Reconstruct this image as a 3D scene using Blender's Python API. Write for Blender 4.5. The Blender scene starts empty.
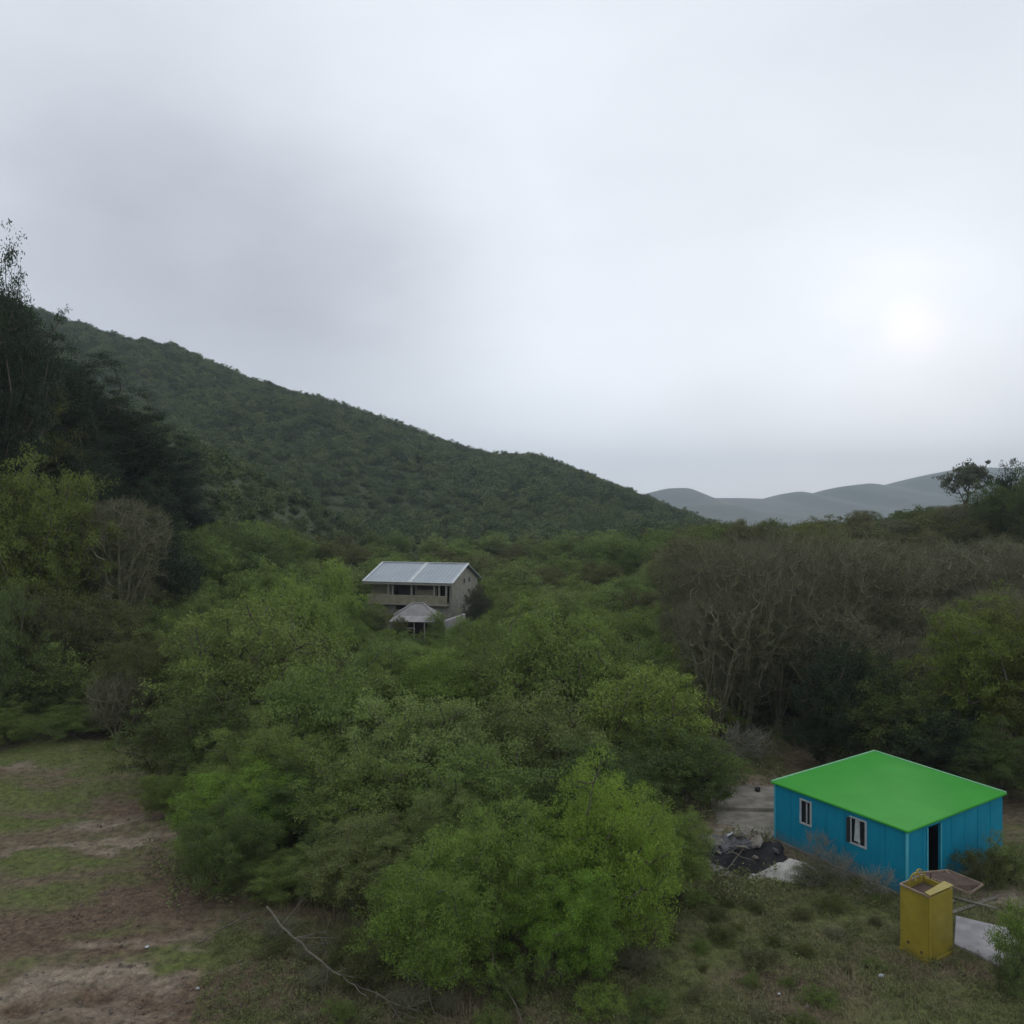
import bpy, math, random
import numpy as np
from mathutils import Vector

R = math.radians
scene = bpy.context.scene
col = scene.collection
CAM_Z = 14.0
F = 850.0                     # focal length in pixels of the 1024 px photograph

# ------------------------------------------------------------------ helpers
def hash2(ix, iy, seed):
    h = (ix.astype(np.int64) * 374761393 + iy.astype(np.int64) * 668265263 + seed * 1442695041) & 0xffffffff
    h = ((h ^ (h >> 13)) * 1274126177) & 0xffffffff
    h = h ^ (h >> 16)
    return (h & 0xffff) / 65535.0

def vnoise(x, y, seed=0):
    x = np.asarray(x, float); y = np.asarray(y, float)
    ix = np.floor(x); iy = np.floor(y); fx = x - ix; fy = y - iy
    fx = fx * fx * (3 - 2 * fx); fy = fy * fy * (3 - 2 * fy)
    ix = ix.astype(np.int64); iy = iy.astype(np.int64)
    a = hash2(ix, iy, seed); b = hash2(ix + 1, iy, seed); c = hash2(ix, iy + 1, seed); d = hash2(ix + 1, iy + 1, seed)
    return (a * (1 - fx) + b * fx) * (1 - fy) + (c * (1 - fx) + d * fx) * fy

def fbm(x, y, seed=0, octs=4):
    s = 0; a = 0.5; x = np.asarray(x, float); y = np.asarray(y, float)
    for k in range(octs):
        s = s + a * vnoise(x, y, seed + k * 17); a *= 0.5; x = x * 2.03; y = y * 2.03
    return s

def sstep(v):
    v = np.clip(v, 0, 1); return v * v * (3 - 2 * v)

def tag(o, label=None, cat=None, group=None, kind=None):
    if label: o['label'] = label
    if cat: o['category'] = cat
    if group: o['group'] = group
    if kind: o['kind'] = kind
    return o

def empty(name, loc=(0, 0, 0), rz=0):
    o = bpy.data.objects.new(name, None); col.objects.link(o)
    o.location = loc; o.rotation_euler = (0, 0, rz); o.empty_display_size = .3
    return o

def mesh_np(name, verts, faces, nv):
    """faces: flat int array of n-gons with nv vertices each"""
    me = bpy.data.meshes.new(name)
    verts = np.ascontiguousarray(verts, np.float32); faces = np.ascontiguousarray(faces, np.int32).reshape(-1, nv)
    me.vertices.add(len(verts)); me.vertices.foreach_set('co', verts.ravel())
    me.loops.add(faces.size); me.loops.foreach_set('vertex_index', faces.ravel())
    me.polygons.add(len(faces))
    me.polygons.foreach_set('loop_start', np.arange(0, faces.size, nv, dtype=np.int32))
    me.update(calc_edges=True)
    return me

def link(name, me, mat, parent=None):
    o = bpy.data.objects.new(name, me); col.objects.link(o)
    if mat: me.materials.append(mat)
    if parent: o.parent = parent
    return o

class MB:
    """collects boxes, prisms and tubes; build() links them as one mesh object"""
    def __init__(s): s.v = []; s.f = []
    def add(s, vs, fs):
        n = len(s.v); s.v += [tuple(p) for p in vs]; s.f += [tuple(i + n for i in f) for f in fs]; return s
    def box(s, x0, y0, z0, x1, y1, z1):
        return s.add([(x0,y0,z0),(x1,y0,z0),(x1,y1,z0),(x0,y1,z0),(x0,y0,z1),(x1,y0,z1),(x1,y1,z1),(x0,y1,z1)],
                     [(0,3,2,1),(4,5,6,7),(0,1,5,4),(1,2,6,5),(2,3,7,6),(3,0,4,7)])
    def hexa(s, b, t):
        """b, t: bottom and top outlines (same count, counter-clockwise from above)"""
        n = len(b)
        return s.add(list(b) + list(t), [tuple(range(n - 1, -1, -1)), tuple(range(n, 2 * n))] +
                     [(i, (i + 1) % n, n + (i + 1) % n, n + i) for i in range(n)])
    def bar(s, p0, p1, w, h=None):
        p0 = Vector(p0); p1 = Vector(p1); h = h or w; d = (p1 - p0).normalized()
        up = Vector((0, 0, 1)) if abs(d.z) < .95 else Vector((0, 1, 0))
        a = d.cross(up).normalized() * w / 2; b = a.cross(d).normalized() * h / 2
        vs = [p + q for p in (p0, p1) for q in (-a - b, a - b, a + b, -a + b)]
        return s.add(vs, [(0,3,2,1),(4,5,6,7),(0,1,5,4),(1,2,6,5),(2,3,7,6),(3,0,4,7)])
    def build(s, name, mat, parent=None, bevel=0, smooth=False):
        me = bpy.data.meshes.new(name); me.from_pydata(s.v, [], s.f); me.update()
        o = link(name, me, mat, parent)
        if smooth:
            for p in me.polygons: p.use_smooth = True
        if bevel:
            m = o.modifiers.new('bevel', 'BEVEL'); m.width = bevel; m.segments = 1; m.limit_method = 'ANGLE'
        return o

# ------------------------------------------------------------------ materials
def new_mat(name):
    m = bpy.data.materials.new(name); m.use_nodes = True
    nt = m.node_tree; b = nt.nodes['Principled BSDF']
    return m, nt, b

def ramp(nt, fac, stops):
    r = nt.nodes.new('ShaderNodeValToRGB'); e = r.color_ramp.elements
    while len(e) < len(stops): e.new(.5)
    for k, (p, c) in enumerate(stops): e[k].position = p; e[k].color = (*c, 1)
    nt.links.new(fac, r.inputs[0]); return r.outputs[0]

def noise_node(nt, scale, detail=4, coord='Object', rough=.55):
    tc = nt.nodes.new('ShaderNodeTexCoord'); n = nt.nodes.new('ShaderNodeTexNoise')
    n.inputs['Scale'].default_value = scale; n.inputs['Detail'].default_value = detail; n.inputs['Roughness'].default_value = rough
    nt.links.new(tc.outputs[coord], n.inputs['Vector']); return n.outputs['Fac']

def mix_col(nt, fac, a, b, mode='MIX'):
    m = nt.nodes.new('ShaderNodeMix'); m.data_type = 'RGBA'; m.blend_type = mode
    for k, v in ((0, fac), (6, a), (7, b)):
        if isinstance(v, (int, float)): m.inputs[k].default_value = v
        elif isinstance(v, tuple): m.inputs[k].default_value = (*v, 1)
        else: nt.links.new(v, m.inputs[k])
    return m.outputs[2]

def worn(name, c1, c2, scale=3, rough=.7, bump=.2, bscale=30, metal=0, lo=.35, hi=.7):
    m, nt, b = new_mat(name)
    c = ramp(nt, noise_node(nt, scale, 6), [(lo, c1), (hi, c2)])
    nt.links.new(c, b.inputs['Base Color']); b.inputs['Roughness'].default_value = rough; b.inputs['Metallic'].default_value = metal
    if bump:
        bn = nt.nodes.new('ShaderNodeBump'); bn.inputs['Strength'].default_value = bump; bn.inputs['Distance'].default_value = .02
        nt.links.new(noise_node(nt, bscale, 4), bn.inputs['Height']); nt.links.new(bn.outputs[0], b.inputs['Normal'])
    return m

def leaf_mat(name, spread=.22, trans=.3):
    """leaf colour = the object's own colour, varied from clump to clump and tree to tree"""
    m, nt, b = new_mat(name)
    oi = nt.nodes.new('ShaderNodeObjectInfo')
    f = noise_node(nt, .9, 3)
    v = ramp(nt, f, [(.3, (1 - spread,) * 3), (.7, (1 + spread * .6, 1 + spread, 1 - spread * .3))])
    c = mix_col(nt, 1.0, oi.outputs['Color'], v, 'MULTIPLY')
    f2 = noise_node(nt, 7, 2)
    v2 = ramp(nt, f2, [(.35, (.8, .8, .8)), (.65, (1.2, 1.2, 1.15))])
    c = mix_col(nt, 1.0, c, v2, 'MULTIPLY')
    nt.links.new(c, b.inputs['Base Color']); b.inputs['Roughness'].default_value = .65
    b.inputs['Specular IOR Level'].default_value = .25
    t = nt.nodes.new('ShaderNodeBsdfTranslucent'); nt.links.new(c, t.inputs['Color'])
    mx = nt.nodes.new('ShaderNodeMixShader'); mx.inputs[0].default_value = trans
    out = nt.nodes['Material Output']
    nt.links.new(b.outputs[0], mx.inputs[1]); nt.links.new(t.outputs[0], mx.inputs[2]); nt.links.new(mx.outputs[0], out.inputs[0])
    return m

LEAF = leaf_mat('leaf')
BARK = worn('bark', (.060, .050, .036), (.115, .098, .072), 5, .9, .3, 20)
BARK_PALE = worn('bark_pale', (.085, .072, .052), (.15, .13, .10), 5, .9, .3, 20)
TWIG = worn('bare_twig', (.112, .108, .060), (.178, .172, .098), 2, .9, 0)
TWIGP = worn('pale_twig', (.17, .165, .13), (.26, .25, .20), 2, .9, 0)

def hill_leaf_mat():
    m, nt, b = new_mat('hill_leaf')
    oi = nt.nodes.new('ShaderNodeObjectInfo')
    c = ramp(nt, oi.outputs['Random'], [(0, (.038, .058, .026)), (.35, (.078, .108, .042)), (.75, (.112, .148, .052)), (1, (.140, .165, .064))])
    nt.links.new(c, b.inputs['Base Color']); b.inputs['Roughness'].default_value = .7; b.inputs['Specular IOR Level'].default_value = .2
    return m
HILL_LEAF = hill_leaf_mat()

# ------------------------------------------------------------------ terrain
RD = 430.0
RIDGE_PX = [(-700, 300), (-400, 268), (-200, 262), (-60, 282), (40, 318), (120, 345), (170, 352), (250, 384), (330, 403), (420, 436), (470, 450), (500, 455), (535, 455), (580, 473),
            (640, 501), (680, 528), (730, 552), (900, 556), (1100, 556)]
rx = np.array([(p[0] - 512) / F * RD for p in RIDGE_PX]); rz = np.array([CAM_Z + (512 - p[1]) / F * RD for p in RIDGE_PX])

def terrain(x, y):
    x = np.asarray(x, float); y = np.asarray(y, float)
    z = (fbm(x * .12, y * .12, 3) - .47) * 1.2 * sstep((y - 20) / 20) * (1 - .9 * np.exp(-(((x - 14) / 9) ** 2 + ((y - 34) / 9) ** 2)))
    z = z + (fbm(x * .9, y * .9, 9, 3) - .44) * .16 * (1 - .85 * np.exp(-(((x - 14) / 7) ** 2 + ((y - 33) / 8) ** 2)))
    # wooded bank on the left
    z = z + 26 * sstep((-x - 17) / 46) * sstep((y - 46) / 42) + 18 * sstep((-x - 60) / 90) * sstep((y - 40) / 60)
    # rise on the right behind the blue house
    z = z + 7.5 * sstep((x - 4) / 34) * sstep((y - 52) / 60) + 9 * sstep((x - 40) / 60) * sstep((y - 60) / 60)
    # gentle rise of the valley floor
    z = z + 2.0 * sstep((y - 60) / 40) * (1 - sstep((x - 20) / 30)) + 3 * sstep((y - 110) / 90)
    z = z * (1 - .92 * sstep((y - 125) / 110) * (1 - sstep((-x - 20 - .30 * y) / 60) * 0))
    # the long hill
    zr = np.interp(x, rx, rz)
    t = np.clip((y - 140) / (RD - 140), 0, 1)
    up = (.55 * t + .45 * sstep(t))
    hill = (zr - 3.5) * up + (fbm(x * .012, y * .012, 21) - .47) * 30 * np.sin(np.pi * t) * sstep((RD - y) / 120) * np.clip((zr - 12) / 60, 0, 1)
    back = np.clip((y - RD) / 500, 0, 1)
    hill = hill * (1 - sstep(back)) + (-25) * sstep(back) * (y > RD)
    z = z + np.where(y > 140, hill, 0)
    # soft knobs along the ridge
    z = z + 2.2 * (fbm(x * .05, y * .05, 31, 3) - .44) * sstep((y - 180) / 150) * (y < 1200)
    # pit beside the blue house
    z = z - 1.0 * np.exp(-(((x - 9.1) / 1.5) ** 2 + ((y - 34.0) / 1.1) ** 2) ** 1.4)
    # hollows in the pale earth in the near corner
    for (hx, hy, hr, hd) in ((-13.9, 24.2, .75, .3), (-12.0, 24.7, .7, .3), (-10.2, 24.4, .6, .2), (-12.6, 26.6, .5, .1)):
        z = z - hd * np.exp(-((x - hx) ** 2 + (y - hy) ** 2) / hr ** 2 * 1.5)
    return z

def at(px, d): return (px - 512) / F * d
def ground_px(px, py):
    """where the ground is seen at a pixel of the photograph"""
    ys = np.arange(15, 300, .1); xs = (px - 512) / F * ys; zr_ = CAM_Z - (py - 512) / F * ys
    k = int(np.argmax(terrain(xs, ys) > zr_)); return float(xs[k]), float(ys[k])

def seq(a, b, s, grow, lo, hi):
    mid = list(np.arange(a, b + 1e-6, s)); out = []; v = b; st = s
    while v < hi: st *= grow; v += st; out.append(v)
    pre = []; v = a; st = s
    while v > lo: st *= grow; v -= st; pre.append(v)
    return np.array(pre[::-1] + mid + out)
gx = seq(-30, 26, .22, 1.07, -5200, 5200); gy = seq(20, 56, .22, 1.045, -300, 4600)
X, Y = np.meshgrid(gx, gy); Z = terrain(X, Y)
def TZ(x, y):
    i = min(max(int(np.searchsorted(gx, x)) - 1, 0), len(gx) - 2); j = min(max(int(np.searchsorted(gy, y)) - 1, 0), len(gy) - 2)
    u = (x - gx[i]) / (gx[i + 1] - gx[i]); v = (y - gy[j]) / (gy[j + 1] - gy[j])
    return float((Z[j, i] * (1 - u) + Z[j, i + 1] * u) * (1 - v) + (Z[j + 1, i] * (1 - u) + Z[j + 1, i + 1] * u) * v)

# where grass, pale earth, dark soil and the painted shade of the hollows lie (world metres): x, y, rx, ry, weight
def blob(x, y, cx, cy, ax, ay, rot=0):
    c, s = math.cos(rot), math.sin(rot); u = (x - cx) * c + (y - cy) * s; v = -(x - cx) * s + (y - cy) * c
    return np.exp(-((u / ax) ** 2 + (v / ay) ** 2) ** 1.5)
GRASS = [(-24, 42, 6, 1.6, .1), (-19.5, 33.8, 5, .9, .1), (-16.5, 31.2, 3.6, 1.3, .35), (-9.9, 26.6, 2.6, 1.2, .2), (-14, 28.2, 2.2, .6, .1),
         (-22, 38.5, 4.5, .9, .1), (-27, 48, 6, 2, 0), (-16.6, 25.6, 1.6, .5, 0), (-8.6, 23.0, 2.2, .6, 0), (-22, 46.2, 3.5, .8, 0)]
PALE = [(-14.5, 24.4, 5, 1.25, .1), (-25, 46.3, 3.5, .9, .1), (-18.8, 38.2, 2.4, .9, 0), (-17.6, 35.5, 5, .35, .18), (-12.4, 27.4, 2.4, .3, 0), (-13, 25.3, 4, .4, .2), (17.5, 31.2, 2.6, 1.4, -.2),
        (11.4, 41, 3.4, 4.5, 0), (9.0, 36, 2.5, 2, 0), (19, 29.5, 2, 1, 0), (12, 33, 1.6, 1.4, 0)]
SOIL_SHADE = [(-13.9, 24.2, .8, .5, 0), (-12.0, 24.7, .8, .45, 0), (-10.2, 24.4, .7, .4, 0), (-12.6, 26.6, .5, .35, 0), (-14, 31, 5.5, 3.2, .5), (-8.5, 25.2, 4.5, 1.9, .1), (-17, 27.3, 5, 1.0, .1), (8.2, 25.2, 2.2, 1.4, 0), (13.6, 25.6, 3, 1.0, 0), (9.2, 34, 2.4, 1.8, 0), (-15, 40, 4, 3, 0)]  # leading blobs paint shade into the hollows, the rest are bare soil
def masks(x, y):
    w = (fbm(x * .55, y * .9, 41) - .47) * 1.6
    w2 = (fbm(x * 1.6, y * 2.2, 47) - .47) * 1.4
    xx = x + (fbm(x * .6, y * .6, 51) - .47) * 3.2; yy = y + (fbm(x * .6, y * .6, 57) - .47) * 3.6
    g = sum(blob(xx, yy, *b) for b in GRASS); p = sum(blob(xx, yy, *b) for b in PALE); s = sum(blob(xx, yy, *b) for b in SOIL_SHADE)
    # right of the central thicket the open ground is mostly dry grass
    g = g + .55 * sstep((x - 1) / 3) * (1 - sstep((y - 33) / 5)) + 1.1 * sstep((y - 54) / 12)
    g = np.clip(g * 1.2 + .12 + w * .7 + w2 * .6 - .8 * s - .6 * p, 0, 1)
    p = np.clip(p * .95 + w2 * .8 - .2 - .9 * sum(blob(x, y, *b) for b in SOIL_SHADE[:4]), 0, 1)
    return g, p, np.clip(s + w2 * .3, 0, 1)
G, P, S = masks(X, Y)
P = P * (Y < 60)
Z = Z + G * .03 + (fbm(X * 3, Y * 3, 61, 3) - .44) * .13 * np.where(Y < 60, 1, 0)

ny, nx = X.shape
idx = np.arange(nx * ny).reshape(ny, nx)
quads = np.stack([idx[:-1, :-1], idx[:-1, 1:], idx[1:, 1:], idx[1:, :-1]], -1).reshape(-1, 4)
me = mesh_np('ground', np.stack([X, Y, Z], -1).reshape(-1, 3), quads, 4)
for nm, arr in (('grass', G), ('pale', P), ('soil', S), ('wood', sstep((Y - 56) / 14))):
    a = me.attributes.new(nm, 'FLOAT', 'POINT'); a.data.foreach_set('value', np.ascontiguousarray(arr.ravel(), np.float32))
me.polygons.foreach_set('use_smooth', np.ones(len(quads), bool))

m, nt, b = new_mat('earth')
def attr(n):
    a = nt.nodes.new('ShaderNodeAttribute'); a.attribute_name = n; return a.outputs['Fac']
nA = noise_node(nt, 1.3, 8, rough=.65); nB = noise_node(nt, 9, 6, rough=.7); nC = noise_node(nt, 45, 3, rough=.7)
base = ramp(nt, nA, [(.3, (.098, .074, .047)), (.7, (.165, .130, .084))])
soil = ramp(nt, nB, [(.3, (.052, .035, .023)), (.7, (.175, .122, .082))])
pale = ramp(nt, nB, [(.25, (.150, .120, .085)), (.75, (.31, .255, .195))])
grs = ramp(nt, nB, [(.3, (.075, .090, .030)), (.7, (.130, .150, .045))])
c = mix_col(nt, attr('soil'), base, soil); c = mix_col(nt, attr('pale'), c, pale); c = mix_col(nt, attr('grass'), c, grs); wd_ = ramp(nt, nA, [(.3, (.030, .042, .018)), (.7, (.060, .076, .032))]); c = mix_col(nt, attr('wood'), c, wd_)
md_ = ramp(nt, noise_node(nt, 3.2, 5, rough=.65), [(.33, (.55, .55, .52)), (.5, (1, 1, 1)), (.68, (1.4, 1.38, 1.3))]); c = mix_col(nt, 1.0, c, md_, 'MULTIPLY')  # mottled colour stands in for relief shading that flat light leaves out
sp = ramp(nt, nC, [(.30, (.6, .6, .6)), (.5, (1, 1, 1)), (.72, (1.35, 1.35, 1.35))]); c = mix_col(nt, 1.0, c, sp, 'MULTIPLY')
nt.links.new(c, b.inputs['Base Color']); b.inputs['Roughness'].default_value = .95; b.inputs['Specular IOR Level'].default_value = .2
bn = nt.nodes.new('ShaderNodeBump'); bn.inputs['Strength'].default_value = .8; bn.inputs['Distance'].default_value = .05
nt.links.new(nB, bn.inputs['Height']); nt.links.new(bn.outputs[0], b.inputs['Normal'])
tag(link('ground', me, m), kind='structure')

# far hills, about two and a half kilometres off
FD = 2600.0
FAR = [(-900, 505), (-300, 500), (300, 500), (560, 498), (640, 495), (668, 488), (690, 488), (710, 498), (740, 498), (775, 499), (798, 491), (812, 493), (826, 498), (846, 486), (870, 483), (900, 487), (920, 478),
       (940, 473), (970, 467), (1010, 468), (1060, 462), (1200, 452), (1500, 470), (2000, 480)]
hx = np.concatenate([np.linspace(-4800, -400, 60), np.linspace(-380, 1900, 260), np.linspace(1950, 4800, 60)])
fz = np.interp(hx, [(p[0] - 512) / F * FD for p in FAR], [CAM_Z + (512 - p[1]) / F * FD for p in FAR])
k_ = np.hanning(6)[:5] + .2; k_ /= k_.sum(); fz = np.convolve(np.pad(fz, 2, 'edge'), k_, 'valid')
hy = np.linspace(1500, 4000, 60); HX, HY = np.meshgrid(hx, hy)
prof = np.where(HY < FD, np.clip((HY - 1500) / (FD - 1500), 0, 1) ** 1.2, sstep(1 - (HY - FD) / 1400))
HZ = -26 + (fz[None, :] + 26) * prof + (fbm(HX * .004, HY * .004, 71) - .47) * 40 * np.sin(np.pi * np.clip((HY - 1500) / (FD - 1500), 0, 1)) * np.clip((FD - HY) / 600, 0, 1) * (HY < FD)
hidx = np.arange(HX.size).reshape(HX.shape)
hq = np.stack([hidx[:-1, :-1], hidx[:-1, 1:], hidx[1:, 1:], hidx[1:, :-1]], -1).reshape(-1, 4)
me = mesh_np('hills', np.stack([HX, HY, HZ], -1).reshape(-1, 3), hq, 4); me.polygons.foreach_set('use_smooth', np.ones(len(hq), bool))
m, nt, b = new_mat('far_wood')
c = ramp(nt, noise_node(nt, .02, 8, rough=.7), [(.35, (.030, .044, .026)), (.65, (.062, .078, .044))])
nt.links.new(c, b.inputs['Base Color']); b.inputs['Roughness'].default_value = .95
tag(link('hills', me, m), kind='structure')

# ------------------------------------------------------------------ plants
def tubes(P0, P1, R0, R1, sides):
    d = P1 - P0; L = np.linalg.norm(d, axis=1, keepdims=True) + 1e-9; d = d / L
    up = np.where(np.abs(d[:, 2:3]) < .9, np.array([[0, 0, 1.]]), np.array([[1., 0, 0]]))
    a = np.cross(d, up); a /= np.linalg.norm(a, axis=1, keepdims=True); b_ = np.cross(d, a)
    ang = np.arange(sides) * 2 * np.pi / sides
    ring = a[:, None, :] * np.cos(ang)[None, :, None] + b_[:, None, :] * np.sin(ang)[None, :, None]
    v = np.concatenate([P0[:, None, :] + ring * R0[:, None, None], P1[:, None, :] + ring * R1[:, None, None]], 1)
    n = len(P0); base = (np.arange(n) * 2 * sides)[:, None]
    i = np.arange(sides); j = (i + 1) % sides
    f = np.stack([i, j, j + sides, i + sides], -1).reshape(-1)
    return v.reshape(-1, 3), (base + f[None, :]).reshape(-1, 4)

def skeleton(rng, targets, stems, base_r, lift=.25, wander=.12):
    """connect every target to the nearest branch so that the limbs fill the crown"""
    nodes = [np.zeros(3)]; par = [-1]; pl = [0.]
    for (px, py, pz) in stems:
        prev = 0; q = np.array([px, py, 0]) * .25 * base_r * 3; n = max(3, int(pz / .7)); bend = rng.normal(0, .14, 2) if len(stems) > 8 else np.zeros(2)
        for k in range(1, n + 1):
            t = k / n; p = np.array([px * t ** 1.15 + bend[0] * math.sin(t * 5), py * t ** 1.15 + bend[1] * math.sin(t * 4), pz * t]) + rng.normal(0, wander * .3, 3)
            nodes.append(p); par.append(prev); pl.append(pl[prev] + pz / n); prev = len(nodes) - 1
    order = np.argsort(np.linalg.norm(targets - np.array([0, 0, .5]), axis=1))
    N = np.zeros((len(nodes) + len(targets) * 4, 3)); N[:len(nodes)] = nodes; cnt = len(nodes)
    PL = np.zeros(len(N)); PL[:cnt] = pl
    tips = []
    for k in order:
        t = targets[k]; D = np.linalg.norm(N[:cnt] - t, axis=1) + .25 * PL[:cnt] + np.maximum(0, N[:cnt, 2] - t[2]) * 1.2
        D[0] += .5
        j = int(np.argmin(D)); dist = np.linalg.norm(N[j] - t); n = 1 if dist < .5 else (2 if dist < 1.2 else 3)
        prev = j; p0 = N[j].copy()
        for s in range(1, n + 1):
            f = s / n; p = p0 + (t - p0) * f + np.array([0, 0, -lift * dist * .5 * math.sin(math.pi * f)])
            if s < n: p = p + rng.normal(0, wander * dist * .4, 3)
            N[cnt] = p; par.append(prev); PL[cnt] = PL[prev] + dist / n; prev = cnt; cnt += 1
        tips.append(prev)
    N = N[:cnt]; par = np.array(par)
    w = np.zeros(cnt); kids = np.zeros(cnt, int)
    for i in range(1, cnt): kids[par[i]] += 1
    w[kids == 0] = 1
    for i in range(cnt - 1, 0, -1): w[par[i]] += w[i]
    rad = base_r * (w / max(w[1:])) ** .45
    return N, par, rad, tips

def leaf_mesh(name, rng, C, rc, per, size, flat=.65, mat=LEAF, up=.5, droop=0):
    """leaf-sized faces in tufts round the centres C"""
    n = len(C) * per
    ci = np.repeat(np.arange(len(C)), per)
    d = rng.normal(size=(n, 3)); d /= np.linalg.norm(d, axis=1, keepdims=True)
    r = rng.random(n) ** .45
    rcs = (rc * rng.uniform(.6, 1.35, len(C)))[ci]
    off = d * (r * rcs)[:, None]; off[:, 2] *= flat
    # drop most leaves of the tuft's underside so that tufts read as layers
    low = (off[:, 2] < -.2 * rcs) & (rng.random(n) < .6); off[low, 2] *= -.8
    # break the tuft up into smaller sprays
    spray = rng.normal(size=(len(C) * 9, 3)) * .5
    si = ci * 9 + rng.integers(0, 9, n); off = off * .55 + spray[si] * rcs[:, None] * np.array([1, 1, flat]) * .75
    p = C[ci] + off
    if droop: p[:, 2] -= droop * (np.linalg.norm(off[:, :2], axis=1) ** 1.5)
    nrm = rng.normal(size=(n, 3)); nrm[:, 2] += up; nrm += off / rcs[:, None] * .6; nrm /= np.linalg.norm(nrm, axis=1, keepdims=True)
    t = np.cross(nrm, rng.normal(size=(n, 3))); t /= np.linalg.norm(t, axis=1, keepdims=True) + 1e-9; bt = np.cross(nrm, t)
    L = (size * rng.uniform(.6, 1.4, n))[:, None]; W = L * .42
    v = np.stack([p - t * L * .5, p + bt * W * .5 - t * L * .05, p + t * L * .5, p - bt * W * .5 - t * L * .05], 1).reshape(-1, 3)
    v[:, 2] = np.maximum(v[:, 2], .02)
    me = mesh_np(name, v, np.arange(n * 4), 4); me.materials.append(mat)
    return me

def wood_mesh(name, N, par, rad, mat, sides=5, minr=.012):
    i = np.arange(1, len(N)); v, f = tubes(N[par[i]], N[i], np.maximum(rad[par[i]] * .92, minr), np.maximum(rad[i], minr), sides)
    v[:, 2] = np.maximum(v[:, 2], -.25)
    me = mesh_np(name, v, f, 4); me.materials.append(mat); me.polygons.foreach_set('use_smooth', np.ones(len(f), bool)); return me

def crown_points(rng, n, w, h, z0, lobes=6, shape='dome'):
    """points in a lumpy crown: the union of several lobes, width w, top h, underside z0"""
    C = []
    for k in range(lobes):
        a = k / lobes * 2 * np.pi + rng.uniform(-.5, .5); rr = rng.uniform(.12, .34) * w if k else 0
        if shape == 'dome': top = h * rng.uniform(.78, 1) - .25 * rr
        elif shape == 'tall': top = h * rng.uniform(.5, 1); rr *= .8
        else: top = h * rng.uniform(.85, 1)
        C.append((rr * math.cos(a), rr * math.sin(a), top, w * rng.uniform(.2, .32)))
    C[0] = (0, 0, h, w * .27)
    out = []
    while len(out) < n:
        cx, cy, top, r = C[rng.integers(len(C))]
        d = rng.normal(size=3); d /= np.linalg.norm(d); q = rng.random() ** .4
        hh = (top - z0) * .5 if shape != 'flat' else min((top - z0) * .5, r * .45)
        p = np.array([cx + d[0] * r * q, cy + d[1] * r * q, top - hh + d[2] * hh * q])
        if p[2] > z0: out.append(p)
    return np.array(out)

PROTO = {}; SIZE = {}
def measure(key):
    co = []
    for me in PROTO[key]:
        if me is None: continue
        c = np.empty(len(me.vertices) * 3, np.float32); me.vertices.foreach_get('co', c); co.append(c.reshape(-1, 3))
    co = max(co, key=len); SIZE[key] = (float(np.percentile(np.abs(co[:, :2]), 99.3) * 2), float(np.percentile(co[:, 2], 99.7)))
def proto(key, seed, w, h, z0, n, rc, per, size, stems=4, base_r=.12, flat=.65, lobes=6, shape='dome', bark=BARK, mat=LEAF, wood=True):
    rng = np.random.default_rng(seed)
    T = crown_points(rng, n, w, h, z0, lobes, shape)
    st = [(rng.uniform(-.3, .3) * w * .5 * (stems > 1), rng.uniform(-.3, .3) * w * .5 * (stems > 1), h * rng.uniform(.3, .5)) for _ in range(stems)]
    sk = skeleton(rng, T, st, base_r)
    crown = leaf_mesh(key + '_leaves', rng, T, rc, per, size, flat, mat)
    trunk = wood_mesh(key + '_wood', *sk[:3], bark) if wood else None
    PROTO[key] = (trunk, crown); measure(key)
    return PROTO[key]

def bare_proto(key, seed, w, h, n, stems, base_r, leaves=0, mat=None):
    rng = np.random.default_rng(seed)
    T = []
    while len(T) < n:
        t = rng.random() ** .6; z = h * (.22 + .78 * t); r = w * .5 * (.35 + .75 * t) * (1 - .35 * t ** 4)
        a = rng.uniform(0, 2 * np.pi); q = r * math.sqrt(rng.random()); T.append((q * math.cos(a), q * math.sin(a), z * (1 - .12 * (q / r) ** 2)))
    T = np.array(T)
    st = []
    for k in range(stems):
        a = k / stems * 2 * np.pi + rng.uniform(-.4, .4); rr = w * rng.uniform(.08, .40)
        st.append((rr * math.cos(a), rr * math.sin(a), h * rng.uniform(.6, .85)))
    N, par, rad, tips = skeleton(rng, T, st, base_r, lift=.3, wander=.1)
    i = np.arange(1, len(N)); v1, f1 = tubes(N[par[i]], N[i], np.maximum(rad[par[i]] * .9, .014), np.maximum(rad[i], .012), 4)
    # fine twigs
    src = np.repeat(np.array(tips), 7); p0 = N[src] + rng.normal(0, .1, (len(src), 3))
    d = N[src] - N[par[src]]; d /= np.linalg.norm(d, axis=1, keepdims=True) + 1e-9
    d = d * .6 + rng.normal(0, .55, d.shape) + np.array([0, 0, .45]); d /= np.linalg.norm(d, axis=1, keepdims=True)
    L = rng.uniform(.25, .8, (len(src), 1)); p1 = p0 + d * L
    v2, f2 = tubes(p0, p1, np.full(len(p0), .011), np.full(len(p0), .005), 3)
    me = mesh_np(key + '_wood', np.concatenate([v1, v2]), np.concatenate([f1, f2 + len(v1)]), 4); me.materials.append(mat or TWIG)
    crown = None
    if leaves:
        crown = leaf_mesh(key + '_leaves', rng, T[rng.choice(len(T), min(leaves, len(T)), False)], .45, 34, .085, .9)
    PROTO[key] = (me, crown); measure(key); return PROTO[key]

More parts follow.
